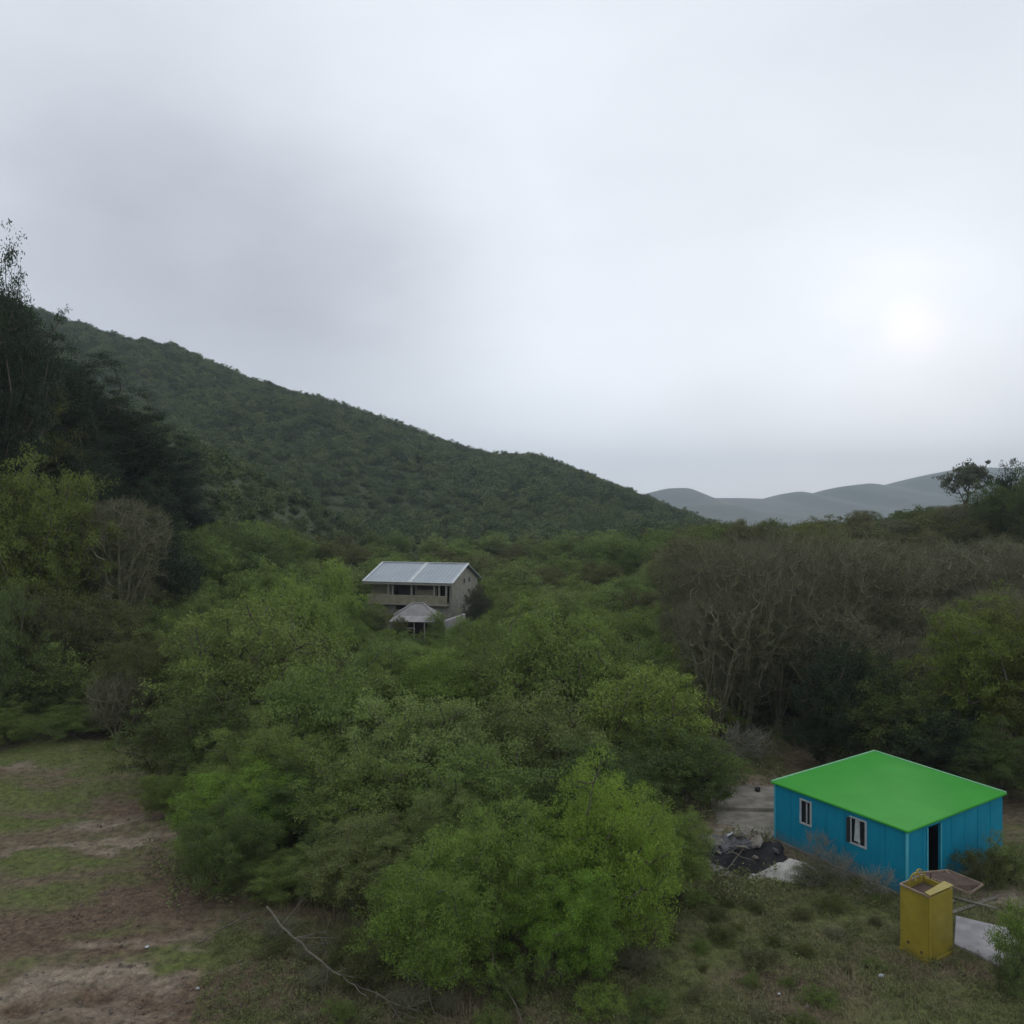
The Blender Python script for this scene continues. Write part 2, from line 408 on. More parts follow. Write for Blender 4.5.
# near: leaves of 8 cm; middle distance: 13 cm; beyond: 22 cm and more
for k in range(4): proto(f'near{k}', 11 + k, 6.4, 5.4, .5, 250, .62, 420, .074, stems=5, base_r=.11, lobes=8)
for k in range(4): proto(f'mid{k}', 31 + k, 8.5, 7.4, .7, 240, .85, 200, .14, stems=4, base_r=.16, lobes=9)
for k in range(3): proto(f'far{k}', 51 + k, 8.5, 6.8, .5, 150, 1.05, 150, .21, stems=3, base_r=.16, lobes=7)
for k in range(3): proto(f'low{k}', 61 + k, 2.6, 1.5, .1, 70, .36, 150, .065, stems=5, base_r=.035, lobes=6)
for k in range(3): proto(f'tall{k}', 71 + k, 9.0, 15.5, 2.0, 330, .95, 300, .14, stems=2, base_r=.3, lobes=10, shape='tall')
proto('flat0', 81, 6.5, 6.2, 3.6, 75, .62, 120, .2, stems=2, base_r=.16, flat=.4, lobes=7, shape='flat')
for k in range(3): bare_proto(f'bare{k}', 91 + k, 6.5, 10.5, 520, 14, .10, leaves=[180, 90, 300][k])
bare_proto('bareshrub', 97, 2.6, 2.2, 110, 8, .03, leaves=14)
bare_proto('paleshrub', 98, 2.6, 2.2, 44, 7, .02, leaves=16, mat=TWIGP)

for k in range(2): proto(f'big{k}', 111 + k, 9.5, 10.5, 1.2, 330, .85, 230, .13, stems=3, base_r=.2, lobes=12)
# leaf colours (base colours)
COL = dict(bright=(.180, .275, .044), fresh=(.180, .245, .056), green=(.150, .198, .054), grey=(.185, .232, .080), deep=(.090, .122, .038),
           dark=(.030, .048, .022), olive=(.110, .116, .044), brown=(.125, .120, .055), moss=(.110, .122, .034), sallow=(.152, .185, .044), bluish=(.036, .056, .036))

def plant(key, name, x, y, height, width, colour, label, cat, group=None, rz=None, z=None, parts=('trunk', 'crown'), rng=random.Random(5)):
    tr, cr = PROTO[key]
    o = empty(name, (x, y, TZ(x, y) - .05 if z is None else z), rng.uniform(0, 6.28) if rz is None else rz)
    w0, h0 = SIZE[key]
    o.scale = (width / w0, width / w0, height / h0)
    c = COL[colour] if isinstance(colour, str) else colour
    jb = rng.uniform(.88, 1.14); j = lambda: jb * rng.uniform(.96, 1.04)
    for nm, me in zip(parts, (tr, cr)):
        if me is None: continue
        p = bpy.data.objects.new(nm, me); col.objects.link(p); p.parent = o
        p.color = (c[0] * j(), c[1] * j(), c[2] * j(), 1)
    tag(o, label, cat, group)
    return o

# --- the trees and bushes one can single out in the photograph: kind, pixel column, distance, crown top row, width in metres
def named(key, name, px, d, top, width, colour, label, cat, group=None, rz=None):
    x = at(px, d); z = TZ(x, d); h = CAM_Z - (top - 512) / F * d - z
    return plant(key, name, x, d, max(h, .6), width, colour, label, cat, group, rz)

CG = 'green trees and bushes of the central thicket'
near = [
 ('near0', 605, 28.0, 757, 5.6, 'bright', 'bright yellow-green bushy tree standing out at the near edge of the central thicket'),
 ('near1', 505, 27.0, 800, 4.6, 'fresh', 'mid-green bush just left of the bright yellow-green tree'),
 ('near2', 435, 25.2, 838, 4.2, 'fresh', 'light green bush lowest at the front of the central thicket'),
 ('near3', 560, 25.6, 862, 3.6, 'bright', 'low bright green bush in front of the bright yellow-green tree'),
 ('near2', 665, 30.5, 800, 3.6, 'green', 'small green bush filling the right flank of the bright tree'),
 ('near3', 235, 34.0, 772, 5.0, 'bright', 'round bright green bush beside the brown bare soil'),
 ('near0', 300, 31.0, 845, 3.8, 'green', 'dim green bush right of the round bright bush by the soil'),
 ('near1', 360, 30.0, 815, 4.6, 'grey', 'grey-green bush between the round bright bush and the front bushes'),
 ('mid0', 190, 43.0, 690, 6.4, 'deep', 'dark green tree overhanging the edge of the brown clearing'),
 ('mid1', 245, 49.0, 600, 9.4, 'green', 'big domed green tree with its top left of the grey-roofed stone house'),
 ('mid2', 330, 43.0, 652, 8.0, 'green', 'broad green tree in the middle of the thicket below the stone house'),
 ('mid3', 425, 39.0, 690, 7.8, 'grey', 'broad grey-green tree in the heart of the central thicket'),
 ('mid0', 560, 49.0, 603, 9.0, 'green', 'tall domed green tree right of the stone house'),
 ('mid1', 640, 44.0, 664, 7.4, 'fresh', 'green tree with a light layered top beside the bare brown trees'),
 ('mid2', 540, 40.0, 684, 7.0, 'grey', 'grey-green tree behind the bright yellow-green tree'),
 ('mid3', 680, 40.0, 722, 5.6, 'deep', 'dark green tree at the right rim of the central thicket above the concrete yard'),
 ('mid2', 585, 35.5, 738, 5.6, 'deep', 'dark green tree close behind the bright yellow-green tree'),
 ('mid1', 480, 34.0, 748, 5.8, 'green', 'mid-green tree behind the front bushes of the central thicket'),
 ('near1', 265, 38.0, 712, 5.6, 'green', 'green bush above the round bright bush by the soil'),
 ('mid3', 375, 34.5, 752, 6.0, 'green', 'green tree above the grey-green bush in the thicket'),
 ('mid0', 300, 62.0, 577, 8.4, 'fresh', 'light green tree left of the grey roof'),
 ('far1', 270, 76.0, 562, 9.0, 'green', 'green tree behind the domed tree, left of the stone house'),
 ('far2', 335, 84.0, 560, 7.0, 'fresh', 'fresh green tree touching the left end of the grey roof'),
 ('mid2', 450, 53.0, 648, 7.0, 'fresh', 'fresh green bush right below the shed of the stone house'),
 ('mid1', 385, 56.0, 640, 6.8, 'green', 'green bush just below the shed of the stone house'),
 ('mid3', 495, 60.0, 618, 6.4, 'green', 'green tree at the right foot of the stone house'),
]
for k, (key, px, d, top, w, c, lab) in enumerate(near):
    h = named(key, 'green_tree' if 'tree' in lab.split('bush')[0][:40] else 'green_bush', px, d, top, w, c, lab, 'tree' if ' tree' in lab[:32] else 'bush')

side = [
 # left bank
 ('big0', 'dark_tree', -4, 68, 256, 11, 'dark', 'tallest dark tree, its ragged top against the sky at the far left', 'tree'),
 ('big1', 'dark_tree', 18, 72, 286, 9, 'dark', 'dense dark tree leaning out just below the tallest one at the far left', 'tree'),
 ('tall1', 'dark_tree', -60, 64, 245, 11, 'dark', 'tall dark tree cut by the left edge, beside the tallest one', 'tree'),
 ('tall2', 'dark_tree', 35, 78, 320, 10, 'dark', 'dark tree just right of the tallest one and lower', 'tree'),
 ('tall1', 'dark_tree', 85, 84, 352, 10, 'dark', 'dark tree on the bank halfway down the slope of dark crowns', 'tree'),
 ('tall0', 'dark_tree', 128, 88, 392, 9.5, 'dark', 'dark tree with a rounded crown in front of the long hill', 'tree'),
 ('tall2', 'dark_tree', 168, 92, 428, 8.5, 'bluish', 'outermost dark tree of the bank, standing before the hillside', 'tree'),
 ('far0', 'dark_tree', 192, 94, 500, 6.0, 'bluish', 'low dark tree at the foot of the dark bank', 'tree'),
 ('far1', 'dark_tree', 222, 100, 540, 6.0, 'dark', 'lowest dark tree where the bank meets the valley', 'tree'),
 ('big1', 'olive_tree', 5, 72, 365, 10, 'moss', 'mossy green tree in the middle of the dark left bank', 'tree'),
 ('big0', 'bright_tree', 30, 62, 455, 9.5, 'sallow', 'yellow-green tree standing on the left bank', 'tree'),
 ('big1', 'bright_tree', -30, 60, 470, 9, 'sallow', 'yellow-green tree cut by the left edge below the mossy one', 'tree'),
 ('big0', 'olive_tree', 78, 68, 505, 8, 'olive', 'olive tree beside the yellow-green tree on the bank', 'tree'),
 ('bare2', 'bare_tree', 122, 66, 500, 7, 'brown', 'bare brown tree in front of the dark bank', 'tree'),
 ('far2', 'olive_tree', 158, 74, 528, 7.0, 'dark', 'dim rounded tree below the dark bank', 'tree'),
 ('mid0', 'olive_tree', 40, 56, 585, 7.5, 'olive', 'olive bushy tree under the yellow-green tree', 'tree'),
 ('mid2', 'olive_tree', 105, 60, 590, 7.5, 'olive', 'olive bushy tree left of the central thicket', 'tree'),
 ('mid3', 'olive_tree', -5, 52, 590, 6.0, 'deep', 'dark leafy tree cut by the left edge above the clearing', 'tree'),
 ('near1', 'green_bush', 40, 54, 660, 6.0, 'deep', 'green bush at the far edge of the clearing, second from the left edge', 'bush'),
 ('bareshrub', 'dry_shrub', 118, 50, 668, 4.2, 'brown', 'brown twiggy shrub at the far edge of the clearing', 'shrub'),
 ('near3', 'green_bush', 140, 52, 640, 5.5, 'olive', 'olive bush between the twiggy shrub and the thicket', 'bush'),
 ('near0', 'green_bush', 10, 50.5, 702, 4.6, 'green', 'low green bush in the far left corner of the clearing', 'bush'),
 ('near2', 'green_bush', 75, 51.5, 700, 4.8, 'green', 'low green bush in the middle of the clearing far edge', 'bush'),
 # right
 ('bare0', 'bare_tree', 735, 52, 535, 5.6, 'brown', 'bare many-stemmed tree with pale trunks above the concrete yard', 'tree'),
 ('bare1', 'bare_tree', 778, 54, 527, 5.6, 'brown', 'bare many-stemmed tree behind the left corner of the green roof', 'tree'),
 ('bare2', 'bare_tree', 692, 56, 540, 5.6, 'brown', 'leftmost bare tree, next to the green thicket', 'tree'),
 ('bare1', 'bare_tree', 712, 50.5, 590, 4.5, 'brown', 'lower bare tree closest to the concrete yard', 'tree'),
 ('bare0', 'bare_tree', 825, 57, 528, 6, 'brown', 'bare tree above the middle of the green roof', 'tree'),
 ('bare2', 'bare_tree', 880, 60, 540, 7, 'brown', 'bare tree above the dark bushes right of the roof peak', 'tree'),
 ('bare1', 'bare_tree', 940, 64, 538, 7, 'brown', 'bare tree with a pale upright trunk among the right-hand scrub', 'tree'),
 ('bare0', 'bare_tree', 1000, 66, 535, 7, 'brown', 'bare tree cut by the right edge above the yellow-green tree', 'tree'),
 ('mid1', 'dark_bush', 850, 46.5, 640, 5.6, 'dark', 'dark green bush directly behind the green roof peak', 'bush'),
 ('mid2', 'dark_bush', 885, 45.5, 655, 6.2, 'deep', 'dark green bush behind the right half of the green roof', 'bush'),
 ('mid3', 'dark_bush', 822, 47, 700, 4.2, 'dark', 'dark bush between the bare trunks and the green roof', 'bush'),
 ('mid0', 'dark_bush', 935, 44, 700, 5.2, 'dark', 'dark bush behind the far right corner of the blue house', 'bush'),
 ('big0', 'bright_tree', 985, 46, 594, 7.5, 'sallow', 'yellow-green tree right of the blue house', 'tree'),
 ('big1', 'bright_tree', 1040, 44, 600, 7.0, 'moss', 'mossy green tree cut by the right edge', 'tree'),
 ('near2', 'green_bush', 1005, 41, 722, 5.0, 'deep', 'dark green bush just behind the blue house on its right', 'bush'),
 ('near3', 'green_bush', 965, 42.5, 735, 4.2, 'dark', 'low dark bush touching the back wall of the blue house', 'bush'),
 ('paleshrub', 'dry_shrub', 752, 47.5, 722, 3.6, (.14, .145, .08), 'pale twiggy shrub at the back of the concrete yard', 'shrub'),
 ('paleshrub', 'dry_shrub', 720, 47, 735, 3.0, (.14, .145, .08), 'small pale twiggy shrub by the left of the concrete yard', 'shrub'),
 ('near1', 'green_bush', 705, 43, 748, 3.6, 'green', 'green bush spilling over the left edge of the concrete yard', 'bush'),
 ('low0', 'green_bush', 1008, 32.0, 832, 2.4, 'grey', 'low green bush at the right end of the blue house wall', 'bush'),
 ('low1', 'green_bush', 978, 31.8, 846, 2.0, 'olive', 'low olive bush growing against the blue wall right of the door', 'bush'),
 ('low2', 'green_bush', 1022, 26.0, 900, 1.7, 'fresh', 'light green bush at the right edge beside the concrete path', 'bush'),
 ('low0', 'green_bush', 1015, 24.4, 945, 1.6, 'deep', 'dark green bush at the right edge below the light green one', 'bush'),
 ('low1', 'green_bush', 600, 23.6, 985, 1.6, 'fresh', 'small fresh green bush at the bottom of the photo', 'bush'),
 ('low2', 'green_bush', 815, 32.0, 862, 2.0, (.12, .13, .075), 'grey-green bush growing on the white sand heap', 'bush'),
 ('paleshrub', 'dry_shrub', 842, 32.0, 846, 1.7, (.14, .14, .11), 'pale dry shrub against the blue wall under the near window', 'shrub'),
 ('paleshrub', 'dry_shrub', 878, 30.7, 862, 1.5, (.12, .13, .09), 'pale dry shrub near the front corner of the blue house', 'shrub'),
 ('paleshrub', 'dry_shrub', 816, 33.2, 826, 1.2, (.14, .14, .11), 'thin dry shrub against the blue wall between the windows', 'shrub'),
 ('flat0', 'flat_crowned_tree', 966, 112, 461, 6.4, (.13, .145, .12), 'open flat-crowned tree standing up against the far hills', 'tree'),
 ('far0', 'skyline_tree', 1012, 108, 461, 5.8, 'dark', 'dark rounded tree on the skyline at the right edge', 'tree'),
 ('mid1', 'skyline_tree', 990, 104, 482, 6.5, 'deep', 'dark bushy tree between the flat-crowned tree and the right edge', 'tree'),
 ('mid2', 'skyline_tree', 1028, 100, 466, 7, 'deep', 'broad dark tree at the right edge of the skyline', 'tree'),
 ('far2', 'skyline_tree', 1046, 106, 470, 6, 'dark', 'dark tree on the skyline cut by the right edge', 'tree'),
]
for (key, name, px, d, top, w, c, lab, cat) in side:
    parts = ('stem', 'foliage') if cat != 'tree' else ('trunk', 'crown')
    x = at(px, d); z = TZ(x, d); h = CAM_Z - (top - 512) / F * d - z
    plant(key, name, x, d, max(h, .6), w, c, lab, cat, parts=parts)

# --- fill of the scrub: shrubs no one could tell apart, scattered over the valley floor and the rises
rnd = random.Random(77)
NEARPOS = []
def fill(n, region, dist, keys, heights, wf, colours, label, cat, group, name, mind, skyline=None, parts=('stem', 'foliage')):
    made = 0; tries = 0
    while made < n and tries < 8000:
        tries += 1
        px = rnd.uniform(*region); d = math.exp(rnd.uniform(math.log(dist[0]), math.log(dist[1]))); x = at(px, d); z = TZ(x, d)
        h = rnd.uniform(*heights)
        if any((x - a) ** 2 + (d - b_) ** 2 < mind ** 2 for a, b_ in NEARPOS): continue
        top = 512 + (CAM_Z - z - h) / d * F
        w = h * rnd.uniform(*wf)
        pw = w / 2 / d * F
        if d < 92 and px + pw > 352 and px - pw < 486:          # keep the stone house in sight
            if top < 634: continue
        if 86 < d < 104 and 345 < px < 492: continue
        if skyline and top < skyline(px): continue
        if px > 655 and d < 49: continue
        if px < 165 and d < 51: continue
        NEARPOS.append((x, d)); made += 1
        plant(rnd.choice(keys), name, x, d, h, w, rnd.choice(colours), label, cat, group, parts=parts, rng=rnd)
    return made
sky = lambda px: float(np.interp(px, [0, 150, 230, 350, 600, 690, 760, 900, 1024], [480, 540, 545, 530, 530, 524, 516, 508, 495]))
fill(34, (150, 690), (30, 50), ['near0', 'near1', 'near2', 'near3'], (2.0, 3.6), (1.0, 1.4), ['green', 'deep', 'grey'],
     'green shrub filling the gaps between the trees of the central thicket', 'shrub', 'shrubs filling the central thicket', 'green_shrub', 2.0)
fill(60, (190, 700), (52, 92), ['mid0', 'mid1', 'mid2', 'mid3'], (3.2, 6.2), (1.1, 1.5), ['green', 'fresh', 'grey', 'green', 'olive'],
     'green shrub on the valley floor around the stone house', 'shrub', 'shrubs on the valley floor', 'valley_shrub', 3.4, skyline=lambda p: sky(p) + 25)
fill(75, (190, 720), (92, 180), ['far0', 'far1', 'far2'], (3.5, 6.5), (1.1, 1.6), ['green', 'deep', 'olive', 'grey'],
     'green tree of the valley wood at the foot of the long hill', 'tree', 'trees of the valley wood', 'valley_tree', 5.0, skyline=sky, parts=('trunk', 'crown'))
fill(26, (0, 190), (54, 76), ['mid0', 'mid3', 'far0'], (3.0, 5.5), (1.0, 1.4), ['deep', 'olive', 'brown', 'green'],
     'dim shrub on the lower slope of the left bank', 'shrub', 'shrubs on the left bank', 'bank_shrub', 3.2, skyline=lambda p: 545 + .15 * p)
fill(44, (-40, 225), (70, 118), ['tall0', 'tall1', 'tall2'], (8, 12), (.6, .8), ['dark', 'dark', 'bluish'],
     'dark tree of the wood covering the left bank', 'tree', 'dark trees of the left bank', 'bank_tree', 4.2,
     skyline=lambda p: float(np.interp(p, [-50, 0, 40, 100, 160, 210], [250, 300, 345, 385, 450, 535])), parts=('trunk', 'crown'))
fill(46, (665, 1060), (52, 84), ['bare0', 'bare1', 'bare2', 'bare2'], (5.5, 9.5), (.6, .8), ['brown', 'olive'],
     'bare brown tree of the scrub behind the blue house', 'tree', 'bare trees behind the blue house', 'bare_tree', 3.0, skyline=lambda p: sky(p) + 18, parts=('trunk', 'crown'))
fill(60, (680, 1080), (72, 150), ['far0', 'far1', 'far2', 'bare2'], (3.5, 6.2), (1.0, 1.5), ['olive', 'olive', 'moss', 'brown', 'deep'],
     'olive brown tree of the scrub on the right-hand rise', 'tree', 'trees of the right-hand rise', 'rise_tree', 4.2, skyline=sky, parts=('trunk', 'crown'))

fill(16, (770, 1010), (56, 76), ['mid0', 'mid1', 'mid2'], (4, 7), (.9, 1.2), ['olive', 'moss', 'olive'],
     'olive leafy tree standing among the bare trees behind the blue house', 'tree', 'olive trees among the bare ones', 'olive_tree', 1.8, skyline=lambda p: sky(p) + 30, parts=('trunk', 'crown'))
fill(26, (170, 300), (74, 112), ['far0', 'far1', 'mid2'], (4, 6.5), (1.1, 1.5), ['deep', 'green', 'deep'],
     'dark green tree filling the hollow between the left bank and the long hill', 'tree', 'trees in the hollow below the long hill', 'hollow_tree', 2.6, skyline=lambda p: 520, parts=('trunk', 'crown'))
# --- the wood covering the long hill: one mass nobody could count
hillproto = []
for k in range(4):
    rng = np.random.default_rng(200 + k)
    T = crown_points(rng, 22, 5.2, 3.6, .2, 5); hillproto.append(leaf_mesh(f'hill_leaves{k}', rng, T, 1.0, 52, .40, .7, HILL_LEAF))
hp_objs = []
spots = ((250, 250, 'round dark shrub low on the long hill above the stone house'), (420, 300, 'round shrub on the long hill right of the middle'),
         (560, 300, 'shrub on the right-hand slope of the long hill'), (330, 330, 'shrub halfway up the long hill'))
for k, (px, d, lab) in enumerate(spots):
    o = link('hill_shrub', hillproto[k], None); x = at(px, d); o.location = (x, d, TZ(x, d) - .3); tag(o, lab, 'shrub'); hp_objs.append(o)
rng = np.random.default_rng(5)
n = 30000
yy = np.sqrt(rng.random(n) * (470 ** 2 - 86 ** 2) + 86 ** 2); xx = (rng.random(n) * 1.5 - .72) * yy
keep = ((yy > 128) | ((xx < -.20 * yy) & (yy > 86))) & (vnoise(xx * .035, yy * .035, 83) + .35 * vnoise(xx * .12, yy * .12, 85) > .13)
xx, yy = xx[keep], yy[keep]; zz = terrain(xx, yy) - .4
# leave the bits out of everyone's sight behind the ridge
ok = yy < RD + 25; xx, yy, zz = xx[ok], yy[ok], zz[ok]
pm = bpy.data.meshes.new('hillside_wood'); pm.vertices.add(len(xx)); pm.vertices.foreach_set('co', np.stack([xx, yy, zz], -1).astype(np.float32).ravel())
sc_ = pm.attributes.new('size', 'FLOAT', 'POINT'); sv = (.45 + 1.0 * rng.random(len(xx)) ** 2.2) * np.clip(.5 + (yy - 86) / 250 * .5, .5, 1) * (.75 + .6 * vnoise(xx * .02, yy * .02, 87)); sc_.data.foreach_set('value', sv.astype(np.float32))
ix_ = pm.attributes.new('pick', 'INT', 'POINT'); ix_.data.foreach_set('value', rng.integers(0, 4, len(xx)).astype(np.int32))
rt_ = pm.attributes.new('turn', 'FLOAT', 'POINT'); rt_.data.foreach_set('value', (rng.random(len(xx)) * 6.28).astype(np.float32))
wood = link('hillside_wood', pm, HILL_LEAF); tag(wood, kind='stuff', label='dense low green wood covering the whole slope of the long hill', cat='wood')
ng = bpy.data.node_groups.new('scatter', 'GeometryNodeTree')
ng.interface.new_socket('Geometry', in_out='INPUT', socket_type='NodeSocketGeometry'); ng.interface.new_socket('Geometry', in_out='OUTPUT', socket_type='NodeSocketGeometry')
gi = ng.nodes.new('NodeGroupInput'); go = ng.nodes.new('NodeGroupOutput'); iop = ng.nodes.new('GeometryNodeInstanceOnPoints'); jn = ng.nodes.new('GeometryNodeJoinGeometry')
iop.inputs['Pick Instance'].default_value = True
for o in hp_objs:
    oi = ng.nodes.new('GeometryNodeObjectInfo'); oi.inputs['Object'].default_value = o; oi.inputs['As Instance'].default_value = True; ng.links.new(oi.outputs['Geometry'], jn.inputs[0])
def named_attr(nm, ty):
    a = ng.nodes.new('GeometryNodeInputNamedAttribute'); a.data_type = ty; a.inputs['Name'].default_value = nm; return a.outputs['Attribute']
cx = ng.nodes.new('ShaderNodeCombineXYZ'); ng.links.new(named_attr('turn', 'FLOAT'), cx.inputs['Z'])
e2r = ng.nodes.new('FunctionNodeEulerToRotation'); ng.links.new(cx.outputs[0], e2r.inputs[0])
ng.links.new(gi.outputs[0], iop.inputs['Points']); ng.links.new(jn.outputs[0], iop.inputs['Instance'])
ng.links.new(named_attr('pick', 'INT'), iop.inputs['Instance Index']); ng.links.new(e2r.outputs[0], iop.inputs['Rotation']); ng.links.new(named_attr('size', 'FLOAT'), iop.inputs['Scale'])
ng.links.new(iop.outputs[0], go.inputs[0])
md = wood.modifiers.new('scatter', 'NODES'); md.node_group = ng

# --- grass, weeds and dry stalks on the open ground
def near_house(x, y):
    return (((x - 15.5) * .85 + (y - 35.2) * .53) ** 2 < 3.4 ** 2) & ((-(x - 15.5) * .53 + (y - 35.2) * .85) ** 2 < 3.4 ** 2)
SLABS = []   # filled below, used to keep plants off the concrete
def in_quad(x, y, q):
    ins = np.ones(len(x), bool)
    for i in range(4):
        (x0, y0), (x1, y1) = q[i], q[(i + 1) % 4]; ins &= ((x1 - x0) * (y - y0) - (y1 - y0) * (x - x0)) > 0
    return ins
HQ = [(14.28, 30.7), (19.85, 34.4), (16.9, 39.6), (11.2, 36.2)]       # blue house corners: front, right, back, left
YARD1 = [(8.6, 36.9), (11.1, 36.35), (12.9, 39.4), (9.4, 39.7)]
YARD2 = [(9.3, 39.7), (13.1, 39.4), (13.8, 42.6), (10.0, 43.1)]
PATHQ = [(14.25, 27.4), (15.2, 25.75), (17.2, 28.0), (15.3, 29.3)]
BOXQ = [(12.92, 26.27), (14.0, 27.0), (13.5, 27.93), (12.42, 27.2)]
def blades(name, n, xr, yr, dens, hgt, wid, colour_mat, label, seed, lean=.5):
    rng = np.random.default_rng(seed)
    y = np.sqrt(rng.random(n) * (yr[1] ** 2 - yr[0] ** 2) + yr[0] ** 2); x = (xr[0] + rng.random(n) * (xr[1] - xr[0])) * y
    k = rng.random(n) < dens(x, y)
    for q in (HQ, YARD1, YARD2, PATHQ, BOXQ): k &= ~in_quad(x, y, q)
    x, y = x[k], y[k]
    # blades gather into tufts
    tx = np.floor(x / .22); ty = np.floor(y / .22)
    ox = (hash2(tx.astype(np.int64), ty.astype(np.int64), 5) + tx) * .22; oy = (hash2(tx.astype(np.int64), ty.astype(np.int64), 6) + ty) * .22
    x = x * .78 + ox * .22; y = y * .78 + oy * .22
    n = len(x); z = terrain(x, y)
    h = hgt * rng.uniform(.4, 1.3, n) * (.6 + .8 * vnoise(x * .8, y * .8, 7)); a = rng.random(n) * 6.283; l = np.stack([-np.sin(a), np.cos(a)], -1) * (np.abs(rng.normal(0, lean, n)) * h)[:, None]
    w = wid * rng.uniform(.6, 1.3, n)
    p = np.stack([x, y, z - .02], -1); side_ = np.stack([np.cos(a) * w, np.sin(a) * w, np.zeros(n)], -1)
    tip = p + np.stack([l[:, 0], l[:, 1], h], -1)
    v = np.stack([p - side_, p + side_, tip], 1).reshape(-1, 3)
    me = mesh_np(name, v, np.arange(n * 3), 3)
    o = link(name, me, colour_mat); tag(o, label, name.replace('_', ' '), kind='stuff'); return o
def stuff_mat(name, c1, c2, c3):
    m, nt, b = new_mat(name)
    c = ramp(nt, noise_node(nt, .7, 6, rough=.7), [(.32, c1), (.5, c2), (.68, c3)])
    c = mix_col(nt, 1.0, c, ramp(nt, noise_node(nt, 12, 2), [(.35, (.7, .7, .7)), (.65, (1.3, 1.3, 1.3))]), 'MULTIPLY')
    nt.links.new(c, b.inputs['Base Color']); b.inputs['Roughness'].default_value = .75; b.inputs['Specular IOR Level'].default_value = .2; return m
GRASS_M = stuff_mat('grass', (.120, .155, .042), (.155, .190, .055), (.20, .215, .080))
DRY_M = stuff_mat('dry_grass', (.150, .128, .070), (.200, .180, .100), (.160, .170, .080))
WEED_M = stuff_mat('weeds', (.095, .100, .045), (.135, .148, .055), (.165, .185, .070))
blades('grass', 420000, (-.66, .66), (20, 56), lambda x, y: np.clip(masks(x, y)[0] * 1.5 - .15, 0, 1), .10, .014, GRASS_M, 'short green grass growing in patches on the clearing', 301)
blades('dry_grass', 200000, (-.34, .66), (20, 36), lambda x, y: np.clip(sstep((x + 9) / 3) * (.35 + 1.2 * (fbm(x * .5, y * .5, 91) - .35)) * (1 - masks(x, y)[1]), 0, 1), .17, .013, DRY_M, 'dry yellowish grass on the slope before the blue house', 303, .7)

def weedcloud(name, n, xr, yr, dens, rc, per, size, mat, label, seed, h=.14):
    rng = np.random.default_rng(seed)
    y = np.sqrt(rng.random(n) * (yr[1] ** 2 - yr[0] ** 2) + yr[0] ** 2); x = (xr[0] + rng.random(n) * (xr[1] - xr[0])) * y
    k = rng.random(n) < dens(x, y)
    for q in (HQ, YARD1, YARD2, PATHQ, BOXQ): k &= ~in_quad(x, y, q)
    k &= ~((x > 7) & (x < 11.2) & (y > 33) & (y < 36)) & ~(((x - 10.75) ** 2 + (y - 32.8) ** 2) < .8)
    x, y = x[k], y[k]
    T = np.stack([x, y, terrain(x, y) + h * rng.uniform(.3, 1.4, len(x))], -1)
    me = leaf_mesh(name, rng, T - np.array([0, 0, -60]), rc, per, size, .6, mat)
    co = np.empty(len(me.vertices) * 3, np.float32); me.vertices.foreach_get('co', co); co[2::3] -= 60; me.vertices.foreach_set('co', co)
    o = bpy.data.objects.new(name, me); col.objects.link(o); tag(o, label, name.replace('_', ' '), kind='stuff'); return o
def weed_d(x, y):
    front = sstep((x - 0) / 3) * (1 - sstep((y - 32) / 2)) * (fbm(x * .5, y * .5, 95) > .44)
    wall = np.exp(-((y - (29.6 + (14.2 - x) * .8)) / 1.1) ** 2) * (x > 7) * (x < 14.5) * 1.5
    under = 1.0 * (x > -8.5 - .2 * (y - 22)) * (x < 4) * (y < 29) * (fbm(x * .6, y * .6, 96) > .36)
    return np.clip(.75 * front + wall + under, 0, 1) * (1 - masks(x, y)[1])
weedcloud('weeds', 9000, (-.42, .66), (21, 34), weed_d, .22, 42, .055, WEED_M, 'low leafy green weeds on the slope before the blue house', 305)
weedcloud('undergrowth', 4200, (-.5, .32), (30, 60), lambda x, y: (x > -.43 * y) * 1.0 * (1 - sstep(-(x + 12) / 4) * (y < 44)), .5, 40, .12, WEED_M, 'dim leafy undergrowth on the ground beneath the thicket', 307, .3)

# ------------------------------------------------------------------ blue house
BLUE = worn('blue_panel', (.005, .200, .310), (.008, .235, .355), 1.2, .45, .05, 5)
GREENR = worn('green_sheet', (.036, .275, .028), (.046, .315, .036), .6, .55, .04, 3)
TRIMG = worn('pale_green_trim', (.15, .40, .19), (.22, .46, .25), 3, .5, 0)
TRIMB = worn('light_blue_trim', (.05, .33, .42), (.09, .42, .50), 3, .5, 0)
WHITE = worn('white_frame', (.34, .37, .38), (.48, .51, .51), 4, .5, 0)
CONC = worn('concrete', (.15, .132, .105), (.32, .29, .24), 1.4, .9, .4, 12)
CONCD = worn('dirty_concrete', (.10, .09, .078), (.20, .185, .16), 2.2, .9, .4, 12)
bnt = BLUE.node_tree; bb = bnt.nodes['Principled BSDF']; lk = bb.inputs['Base Color'].links[0].from_socket
tcb = bnt.nodes.new('ShaderNodeTexCoord'); sx_ = bnt.nodes.new('ShaderNodeSeparateXYZ'); bnt.links.new(tcb.outputs['Object'], sx_.inputs[0])
def bm(op, a, b_, cl=False):
    q = bnt.nodes.new('ShaderNodeMath'); q.operation = op; q.use_clamp = cl
    for k, v in enumerate((a, b_)):
        if isinstance(v, (int, float)): q.inputs[k].default_value = v
        else: bnt.links.new(v, q.inputs[k])
    return q.outputs[0]
mud = bm('MULTIPLY', bm('SUBTRACT', bm('ADD', .30, bm('MULTIPLY', noise_node(bnt, 3, 5), .9)), bm('MULTIPLY', sx_.outputs['Z'], 1.3), True), .8)
